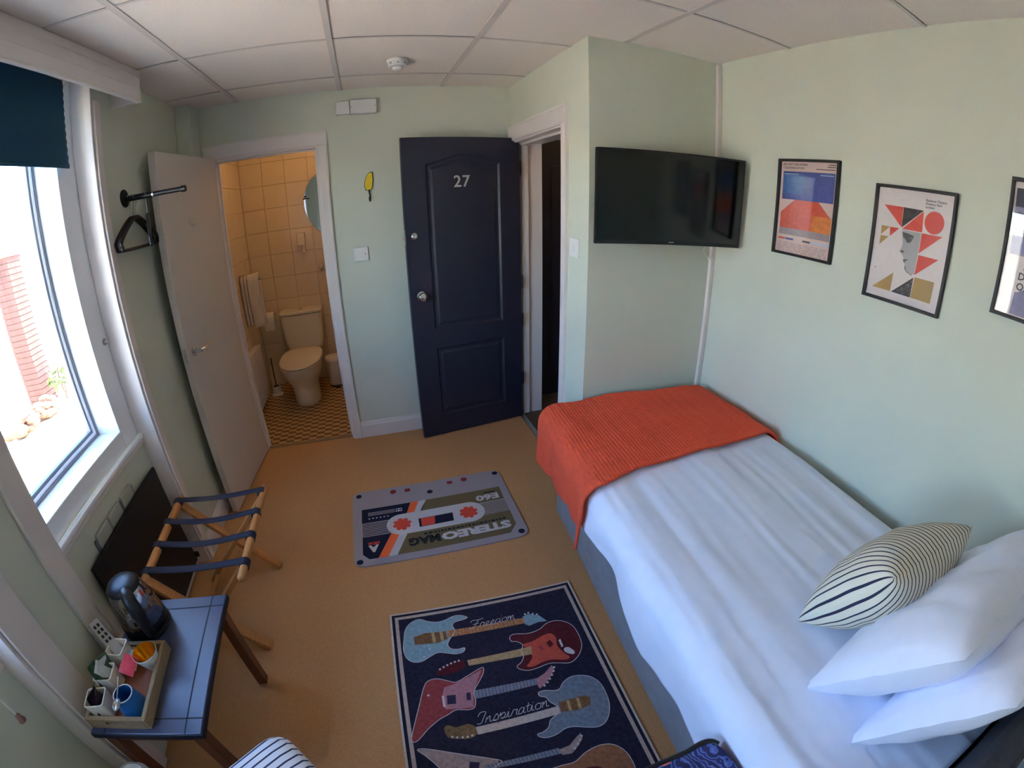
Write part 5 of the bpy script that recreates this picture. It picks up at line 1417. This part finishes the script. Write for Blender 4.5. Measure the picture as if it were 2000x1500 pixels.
# waste bin with a white liner, below the side table
wb_ = root('waste_bin', (-0.938, 0.488, 0), 'small waste bin with a crumpled white liner beside the side table', 'bin')
wc = (-0.938, 0.488, 0)
build('bin_body', MB().lathe([(0.066, 0.0), (0.078, 0.265), (0.076, 0.265), (0.064, 0.005)], wc, 28), M['greyplastic'], wb_, smooth=40)
def lin_fn(u, v):
    a = 2 * PI * u
    prof = [(0.077, 0.19), (0.081, 0.24), (0.083, 0.275), (0.078, 0.302), (0.062, 0.312), (0.052, 0.28), (0.045, 0.16)]
    t = v * (len(prof) - 1); j = min(int(t), len(prof) - 2); f = t - j
    rr = prof[j][0] * (1 - f) + prof[j + 1][0] * f; z = prof[j][1] * (1 - f) + prof[j + 1][1] * f
    n_ = nz(math.cos(a) * 2.6, math.sin(a) * 2.6, z * 14)
    if z > 0.2 or v > 0.3: rr += 0.014 * n_; z += 0.016 * n_ + 0.008 * math.sin(a * 5)
    else: rr += 0.004 * abs(n_)
    return (wc[0] + rr * math.cos(a), wc[1] + rr * math.sin(a), z)
build('liner', MB().grid(72, 24, lin_fn, wrap_u=True), mat('white_bin_liner', (222, 224, 222), 0.4, var=0.03, vscale=40), wb_, smooth=70, label='crumpled white plastic liner')
# floral tote bag
def floral():
    m = mat('blue_floral_fabric', (58, 76, 140), 0.7)
    nt = m.node_tree; b = nt.nodes['Principled BSDF']
    tc = nt.nodes.new('ShaderNodeTexCoord')
    v1 = nt.nodes.new('ShaderNodeTexWave'); v1.inputs['Scale'].default_value = 9; v1.inputs['Distortion'].default_value = 14; v1.inputs['Detail'].default_value = 3; v1.inputs['Detail Scale'].default_value = 1.6
    n1 = nt.nodes.new('ShaderNodeTexNoise'); n1.inputs['Scale'].default_value = 11; n1.inputs['Detail'].default_value = 2
    nt.links.new(tc.outputs['Object'], v1.inputs[0]); nt.links.new(tc.outputs['Object'], n1.inputs[0])
    r1 = nt.nodes.new('ShaderNodeValToRGB')
    cr1 = r1.color_ramp; cr1.interpolation = 'CONSTANT'
    cr1.elements[0].color = (*lin((34, 36, 84)), 1); cr1.elements[1].position = 0.32; cr1.elements[1].color = (*lin((72, 92, 162)), 1)
    e = cr1.elements.new(0.6); e.color = (*lin((98, 124, 186)), 1); e = cr1.elements.new(0.82); e.color = (*lin((40, 48, 104)), 1)
    r2 = nt.nodes.new('ShaderNodeValToRGB'); cr2 = r2.color_ramp; cr2.interpolation = 'CONSTANT'
    cr2.elements[0].color = (0, 0, 0, 1); cr2.elements[1].position = 0.60; cr2.elements[1].color = (1, 1, 1, 1)
    mx = nt.nodes.new('ShaderNodeMix'); mx.data_type = 'RGBA'; mx.inputs['B'].default_value = (*lin((222, 112, 104)), 1)
    nt.links.new(v1.outputs['Fac'], r1.inputs[0]); nt.links.new(n1.outputs['Fac'], r2.inputs[0])
    nt.links.new(r2.outputs[0], mx.inputs['Factor']); nt.links.new(r1.outputs[0], mx.inputs['A']); nt.links.new(mx.outputs['Result'], b.inputs['Base Color'])
    return m
bg = root('tote_bag', (0.392, 0.15, 0.012), 'blue floral tote bag with black binding, standing beside the bed at the bottom edge', 'bag')
def bag_fn(u, v):
    a = 2 * PI * u
    cx, cy = 0.396, 0.125
    prof = [(0.96, 0.012), (1.0, 0.03), (1.0, 0.25), (1.0, 0.45), (0.995, 0.475), (0.96, 0.485), (0.7, 0.492), (0.35, 0.497), (0.0, 0.50)]
    t = v * (len(prof) - 1); j = min(int(t), len(prof) - 2); f = t - j
    k_ = prof[j][0] * (1 - f) + prof[j + 1][0] * f; z = prof[j][1] * (1 - f) + prof[j + 1][1] * f
    sx_ = math.copysign(abs(math.cos(a)) ** 0.3, math.cos(a)); sy_ = math.copysign(abs(math.sin(a)) ** 0.3, math.sin(a))
    n_ = 0.008 * nz(sx_ * 2, sy_ * 2 + 3, v * 4)
    if v > 0.5: z += 0.018 * max(0.0, sx_ * k_) ** 4 + 0.006 * nz(sx_ * k_ * 3, sy_ * k_ * 3, 5)
    return (cx + (0.145 + n_) * sx_ * k_, cy + (0.120 + n_) * sy_ * k_, z)
fl = floral()
mb = MB().grid(80, 33, bag_fn, wrap_u=True)
mb.f.append(tuple(reversed([i * 33 for i in range(80)])))
build('bag_body', mb, fl, bg, smooth=60)
edge = [Vector(bag_fn(i / 80, 0.53)) + Vector((0, 0, 0.004)) for i in range(80)]
build('binding', MB().tube([q for q in edge if q.y > 0.20 and q.x < 0.53], 0.0075, 8), M['black'], bg, smooth=60)
build('zip', MB().tube([(0.28, 0.125, 0.502), (0.34, 0.125, 0.507), (0.46, 0.125, 0.507), (0.53, 0.125, 0.512)], 0.004, 8), M['black'], bg, smooth=60)
build('strap', MB().tube(catmull([(0.31, 0.06, 0.49), (0.315, 0.05, 0.53), (0.39, 0.04, 0.55), (0.465, 0.05, 0.53), (0.47, 0.06, 0.49)], 6), 0.006, 8), M['black'], bg, smooth=60)

# ================================================================== BATHROOM
# toilet
tc_x = -0.652
to = root('toilet', (tc_x, 3.70, 0), 'cream close-coupled toilet with its lid down, seen through the bathroom doorway', 'toilet')
ped = [(0.106, 0.165, 0.0), (0.108, 0.165, 0.03), (0.108, 0.165, 0.10), (0.112, 0.170, 0.17), (0.140, 0.205, 0.235), (0.164, 0.245, 0.29), (0.174, 0.264, 0.352)]
def ped_fn(u, v):
    t = v * (len(ped) - 1); j = min(int(t), len(ped) - 2); f = t - j
    a_, b_, z = [ped[j][i] * (1 - f) + ped[j + 1][i] * f for i in range(3)]
    th_ = 2 * PI * u; c, s_ = math.cos(th_), math.sin(th_)
    yb = 1.0 if s_ < 0 else 0.85
    cy = 3.60 + 0.055 * (1 - v)
    return (tc_x + a_ * math.copysign(abs(c) ** 0.85, c), cy + b_ * yb * math.copysign(abs(s_) ** 0.9, s_), z)
mb = MB().grid(48, 22, ped_fn, wrap_u=True)
mb.f.append(tuple(i * 22 + 21 for i in range(48))); mb.f.append(tuple(reversed([i * 22 for i in range(48)])))
mb.box(tc_x - 0.11, tc_x + 0.11, 3.78, 4.05, 0.20, 0.352)
build('pan', mb, M['china'], to, smooth=50)
def lid_fn(z0, z1, gx, gy):
    pts = []
    for k in range(44):
        a = 2 * PI * k / 44; c, s_ = math.cos(a), math.sin(a)
        rx = 0.176 * gx; ry = 0.275 * gy if s_ < 0 else 0.27 * gy
        ex = 1.0 if s_ < 0 else 0.55
        pts.append((tc_x + rx * math.copysign(abs(c) ** ex, c), 3.60 + ry * math.copysign(abs(s_) ** (1.0 if s_ < 0 else 0.6), s_)))
    return MB().slab(pts, z0, z1)
build('seat', lid_fn(0.353, 0.368, 1.0, 1.0), M['china'], to, bevel=0.005, smooth=40)
build('lid', lid_fn(0.371, 0.388, 1.01, 1.005), M['china'], to, bevel=0.007, smooth=40)
mb = MB()
cis = [(0.155, 0.078, 0.355), (0.172, 0.083, 0.42), (0.183, 0.086, 0.66)]
rings = []
for w, d, z in cis:
    n = len(mb.v); q = rrect(tc_x - w, tc_x + w, 4.097 - 2 * d, 4.097, 0.035, 5)
    mb.v += [(a, b, z) for a, b in q]; rings.append(list(range(n, n + len(q))))
for r0, r1 in zip(rings, rings[1:]):
    k = len(r0)
    for i in range(k):
        j = (i + 1) % k
        mb.f.append((r0[i], r0[j], r1[j], r1[i]))
mb.f.append(tuple(reversed(rings[0]))); mb.f.append(tuple(rings[-1]))
build('cistern', mb, M['china'], to, smooth=40)
build('cistern_lid', MB().slab(rrect(tc_x - 0.190, tc_x + 0.190, 3.920, 4.097, 0.04), 0.663, 0.695), M['china'], to, bevel=0.010, smooth=40)
build('flush_button', MB().lathe([(0.022, 0), (0.022, 0.004), (0.018, 0.006)], (tc_x, 4.01, 0.695), 20), M['chrome'], to, smooth=40)
# pedal bin
pbn = root('pedal_bin', (-0.405, 3.90, 0), 'small white pedal bin beside the toilet', 'bin')
bc_ = (-0.405, 3.90, 0)
build('bin_body', MB().lathe([(0.078, 0.006), (0.080, 0.02), (0.086, 0.235)], bc_, 32), M['whiteplastic'], pbn, smooth=40)
build('lid', MB().lathe([(0.089, 0.236), (0.090, 0.245), (0.082, 0.262), (0.04, 0.272), (0.0, 0.274)], bc_, 32, cap=False), M['whiteplastic'], pbn, smooth=50)
build('base_ring', MB().lathe([(0.082, 0.0), (0.083, 0.012), (0.080, 0.014)], bc_, 32), M['black'], pbn, smooth=50)
build('pedal', MB().box(-0.430, -0.380, 3.785, 3.825, 0.006, 0.016), M['black'], pbn, bevel=0.003)
# toilet brush
tbr = root('toilet_brush', (-0.965, 3.80, 0), 'white toilet brush holder with a dark handle beside the radiator', 'toilet brush')
bq = (-0.962, 3.845, 0)
build('holder', MB().lathe([(0.052, 0.0), (0.052, 0.008), (0.038, 0.02), (0.036, 0.085), (0.033, 0.085), (0.033, 0.03)], bq, 24), M['whiteplastic'], tbr, smooth=40)
build('brush_head', MB().lathe([(0.028, 0.03), (0.030, 0.080), (0.010, 0.088)], bq, 20), M['black'], tbr, smooth=40)
build('handle', MB().tube([(bq[0], bq[1], 0.085), (bq[0] + 0.004, bq[1], 0.34)], 0.006, 10), mat('brown_handle', (84, 62, 50), 0.5, var=0.1), tbr, smooth=50)
# toilet roll on a holder
trh = root('toilet_roll_holder', (-0.945, 4.06, 0.60), 'toilet roll on a wall holder left of the cistern', 'toilet roll')
build('wall_plate', MB().box(-0.965, -0.925, 4.090, 4.0985, 0.625, 0.685), M['chrome'], trh, bevel=0.003)
build('arm', MB().tube([(-0.995, 4.090, 0.650), (-0.995, 4.035, 0.650), (-0.890, 4.035, 0.650)], 0.004, 8), M['chrome'], trh, smooth=50)
build('roll', MB().tube([(-0.992, 4.035, 0.650), (-0.897, 4.035, 0.650)], 0.050, 28), M['paper'], trh, smooth=40)
build('loose_sheet', MB().box(-0.990, -0.899, 3.984, 3.9855, 0.545, 0.650), M['paper'], trh)
# radiator
ra_ = root('radiator', (-1.03, 3.50, 0.06), 'white panel radiator on the left bathroom wall', 'radiator')
build('panel', MB().box(-1.020, -1.000, 3.24, 3.745, 0.07, 0.50), M['white'], ra_, bevel=0.008)
for k in range(12):
    build('rib', MB().box(-1.0005, -0.9965, 3.27 + k * 0.038, 3.27 + k * 0.038 + 0.022, 0.10, 0.47), M['white'], ra_, bevel=0.0015, seg=1)
build('top_grille', MB().box(-1.050, -0.998, 3.242, 3.743, 0.495, 0.506), M['white'], ra_, bevel=0.002)
for y in (3.33, 3.65):
    build('wall_bracket', MB().box(-1.0585, -1.019, y, y + 0.02, 0.12, 0.42), M['white'], ra_)
# towel on a swing arm
tra = root('towel_rail', (-1.0, 3.70, 1.04), 'chrome swing towel arm on the left bathroom wall', 'towel rail')
build('wall_plate', MB().lathe([(0.025, 0), (0.025, 0.006)], (-1.0585, 3.705, 1.045), 20, axis=(1, 0, 0)), M['chrome'], tra)
build('arm', MB().tube([(-1.056, 3.705, 1.045), (-0.885, 3.705, 1.045)], 0.007, 12), M['chrome'], tra, smooth=50)
twl = root('towel', (-0.96, 3.705, 0.66), 'folded white towel with brown bands hanging on the bathroom towel arm', 'towel')
def towel_fn(x0, x1, t, zb, top):
    def fn(u, v):
        # profile in y-z: front hem up, over the arm, down the back
        s_ = u
        if s_ < 0.45:
            y = 3.705 - t; z = zb + (top - t - zb) * s_ / 0.45
        elif s_ < 0.55:
            a = (s_ - 0.45) / 0.10 * PI
            y = 3.705 - t * math.cos(a); z = top - t + t * math.sin(a)
        else:
            y = 3.705 + t; z = top - t - (top - t - zb) * (s_ - 0.55) / 0.45
        w = 0.004 * nz(v * 5, u * 6, x0 * 10)
        return (x0 + (x1 - x0) * v, y + w, z + 0.01 * (v - 0.5))
    return fn
build('fold', MB().grid(40, 14, towel_fn(-0.992, -0.900, 0.040, 0.672, 1.090)), M['towel'], twl, smooth=180, solid=0.020, solid_off=0)
build('fold', MB().grid(40, 8, towel_fn(-1.050, -1.000, 0.030, 0.685, 1.080)), M['towel'], twl, smooth=180, solid=0.016, solid_off=0)
for xx in (-1.053, -1.026):
    build('band', MB().grid(40, 3, towel_fn(xx, xx + 0.007, 0.0425 if xx > -1.01 else 0.040, 0.69, 1.092)), M['towelband'], twl, smooth=180, solid=0.006, label='brown woven band')
# round mirror
mi = root('round_mirror', (-0.21, 4.098, 1.27), 'round frameless mirror on the bathroom wall, half hidden by the doorway', 'mirror')
build('mirror_glass', MB().lathe([(0.31, 0), (0.31, 0.005)], (-0.21, 4.0985, 1.58), 64, axis=(0, -1, 0)), M['mirror'], mi)
build('edge_rim', MB().tube([(-0.21 + 0.311 * math.cos(2 * PI * k / 64), 4.0955, 1.58 + 0.311 * math.sin(2 * PI * k / 64)) for k in range(64)], 0.003, 8, closed=True), M['steel'], mi, smooth=60)
build('clip', MB().box(-0.525, -0.470, 4.088, 4.098, 1.622, 1.632), M['black'], mi)
# soap dispenser and robe hook
dsp = root('soap_dispenser', (-0.567, 4.08, 1.17), 'pale wall-mounted soap dispenser beside the mirror', 'dispenser')
build('body', MB().box(-0.607, -0.537, 4.040, 4.0985, 1.235, 1.345), M['vanillatile'], dsp, bevel=0.008)
build('nozzle', MB().lathe([(0.016, 0.0), (0.012, 0.03), (0.020, 0.06)], (-0.560, 4.062, 1.175), 16), M['vanillatile'], dsp, smooth=40)
rh = root('shower_valve', (-0.428, 4.098, 1.02), 'small chrome wall valve above the toilet', 'valve')
build('rose', MB().lathe([(0.026, 0), (0.026, 0.005), (0.012, 0.010)], (-0.428, 4.0985, 1.02), 20, axis=(0, -1, 0)), M['chrome'], rh, smooth=40)
build('knob', MB().lathe([(0.010, 0.01), (0.010, 0.03), (0.020, 0.034), (0.020, 0.050), (0.008, 0.056)], (-0.428, 4.0985, 1.02), 20, axis=(0, -1, 0)), M['chrome'], rh, smooth=40)
# bathroom ceiling lamp, out of view above the doorway
bl_ = root('bathroom_lamp', (-0.45, 3.45, 2.25), 'opal globe lamp on the bathroom ceiling', 'lamp')
build('base', MB().lathe([(0.08, 0), (0.08, -0.02)], (-0.45, 3.45, 2.2495), 28), M['whiteplastic'], bl_, smooth=40)
build('globe', MB().lathe([(0.075, -0.02), (0.11, -0.05), (0.11, -0.075), (0.08, -0.10), (0.0, -0.112)], (-0.45, 3.45, 2.25), 28, cap=False), mat('opal_glass', (255, 226, 180), 0.4, emit=((255, 200, 140), LAMP_EMIT)), bl_, smooth=60)

# corridor lamp, out of view beyond the entrance door
cl_ = root('corridor_lamp', (1.65, 2.40, ZT), 'opal globe lamp on the corridor ceiling', 'lamp')
build('base', MB().lathe([(0.07, 0), (0.07, -0.02)], (1.65, 2.40, ZT - 0.0005), 24), M['whiteplastic'], cl_, smooth=40)
build('globe', MB().lathe([(0.065, -0.02), (0.09, -0.05), (0.07, -0.085), (0.0, -0.10)], (1.65, 2.40, ZT), 24, cap=False), mat('opal_glass_corridor', (255, 226, 180), 0.4, emit=((255, 205, 150), 9.0)), cl_, smooth=60)

# ================================================================== OUTSIDE THE WINDOWS
build('ground', MB().box(-14, -1.40, -6, 14, -0.40, -0.30), M['paving'], kind='structure', label='sunlit pale paving outside the windows')
build('neighbour_wall', MB().box(-8.4, -8.0, -8, 16, -0.30, 1.9), M['render'], kind='structure', label='white rendered wall across the yard')
gp_ = root('gate_post', (-5.0, 5.66, -0.30), 'brown brick gate post outside the window', 'post')
k = 0
bd = None
for row in range(26):
    z = -0.30 + row * 0.078
    cells = [(-5.15, -4.99, 5.50, 5.66), (-4.985, -4.85, 5.50, 5.66), (-5.15, -4.99, 5.665, 5.82), (-4.985, -4.85, 5.665, 5.82)]
    for (a, b, c, d) in cells:
        o_ = build('brick', MB().box(a, b, c, d, z, z + 0.070), M['brick'], gp_) if bd is None else None
        if bd is None:
            bd = o_; first = Vector(((a + b) / 2, (c + d) / 2, z)); continue
        cpy = dup(bd, gp_); cpy.location = Vector(((a + b) / 2, (c + d) / 2, z))
build('mortar', MB().box(-5.14, -4.86, 5.51, 5.81, -0.30, 1.722), M['soil'], gp_)
build('cap', MB().box(-5.19, -4.81, 5.46, 5.86, 1.724, 1.77), M['paving'], gp_, bevel=0.01)
# low rubble planter with a shrub
pl_ = root('rubble_planter', (-4.55, 4.85, -0.30), 'low rubble stone planter outside the window', 'planter')
rr_ = random.Random(5)
for i in range(34):
    t = i / 34
    c = Vector((-4.55 + rr_.uniform(-0.12, 0.12), 4.35 + 0.95 * t, -0.30 + rr_.uniform(0.04, 0.16)))
    s_ = rr_.uniform(0.06, 0.11)
    mb = MB().lathe([(s_ * 0.5, -s_ * 0.6), (s_, -s_ * 0.2), (s_ * 0.95, s_ * 0.3), (s_ * 0.5, s_ * 0.6)], c, 7)
    mb.v = [tuple(Vector(q) + Vector((nz(*q), nz(q[1], q[2], q[0]), 0)) * 0.03) for q in mb.v]
    build('stone', mb, M['soil'], pl_)
shr = root('garden_shrub', (-4.55, 5.62, -0.30), 'small yellow-green shrub at the foot of the post', 'shrub')
lf = MB().prism([(0, -0.035), (0.018, 0), (0, 0.045), (-0.018, 0)], lambda a, b: (a, b, 0), lambda a, b: (a, b, 0.002))
lm = None
for i in range(130):
    a = rr_.uniform(0, 2 * PI); e = rr_.uniform(0, 1)
    c = Vector((-4.55 + 0.16 * math.cos(a) * math.sqrt(e), 5.62 + 0.22 * math.sin(a) * math.sqrt(e), -0.12 + rr_.uniform(0, 0.34) * (1 - 0.5 * e)))
    if lm is None:
        lm = build('leaf', lf, M['leaf'], shr); lm.location = c
    else:
        q = dup(lm, shr); q.location = c; q.rotation_euler = (rr_.uniform(-1, 1), rr_.uniform(-1, 1), rr_.uniform(0, 6)); s_ = rr_.uniform(0.8, 1.8); q.scale = (s_, s_, s_)
build('stems', MB().tube([(-4.55, 5.62, -0.30), (-4.56, 5.60, 0.0), (-4.52, 5.58, 0.16)], 0.012, 8).tube([(-4.55, 5.62, -0.30), (-4.54, 5.68, 0.02), (-4.54, 5.74, 0.14)], 0.010, 8), M['redwood'], shr)
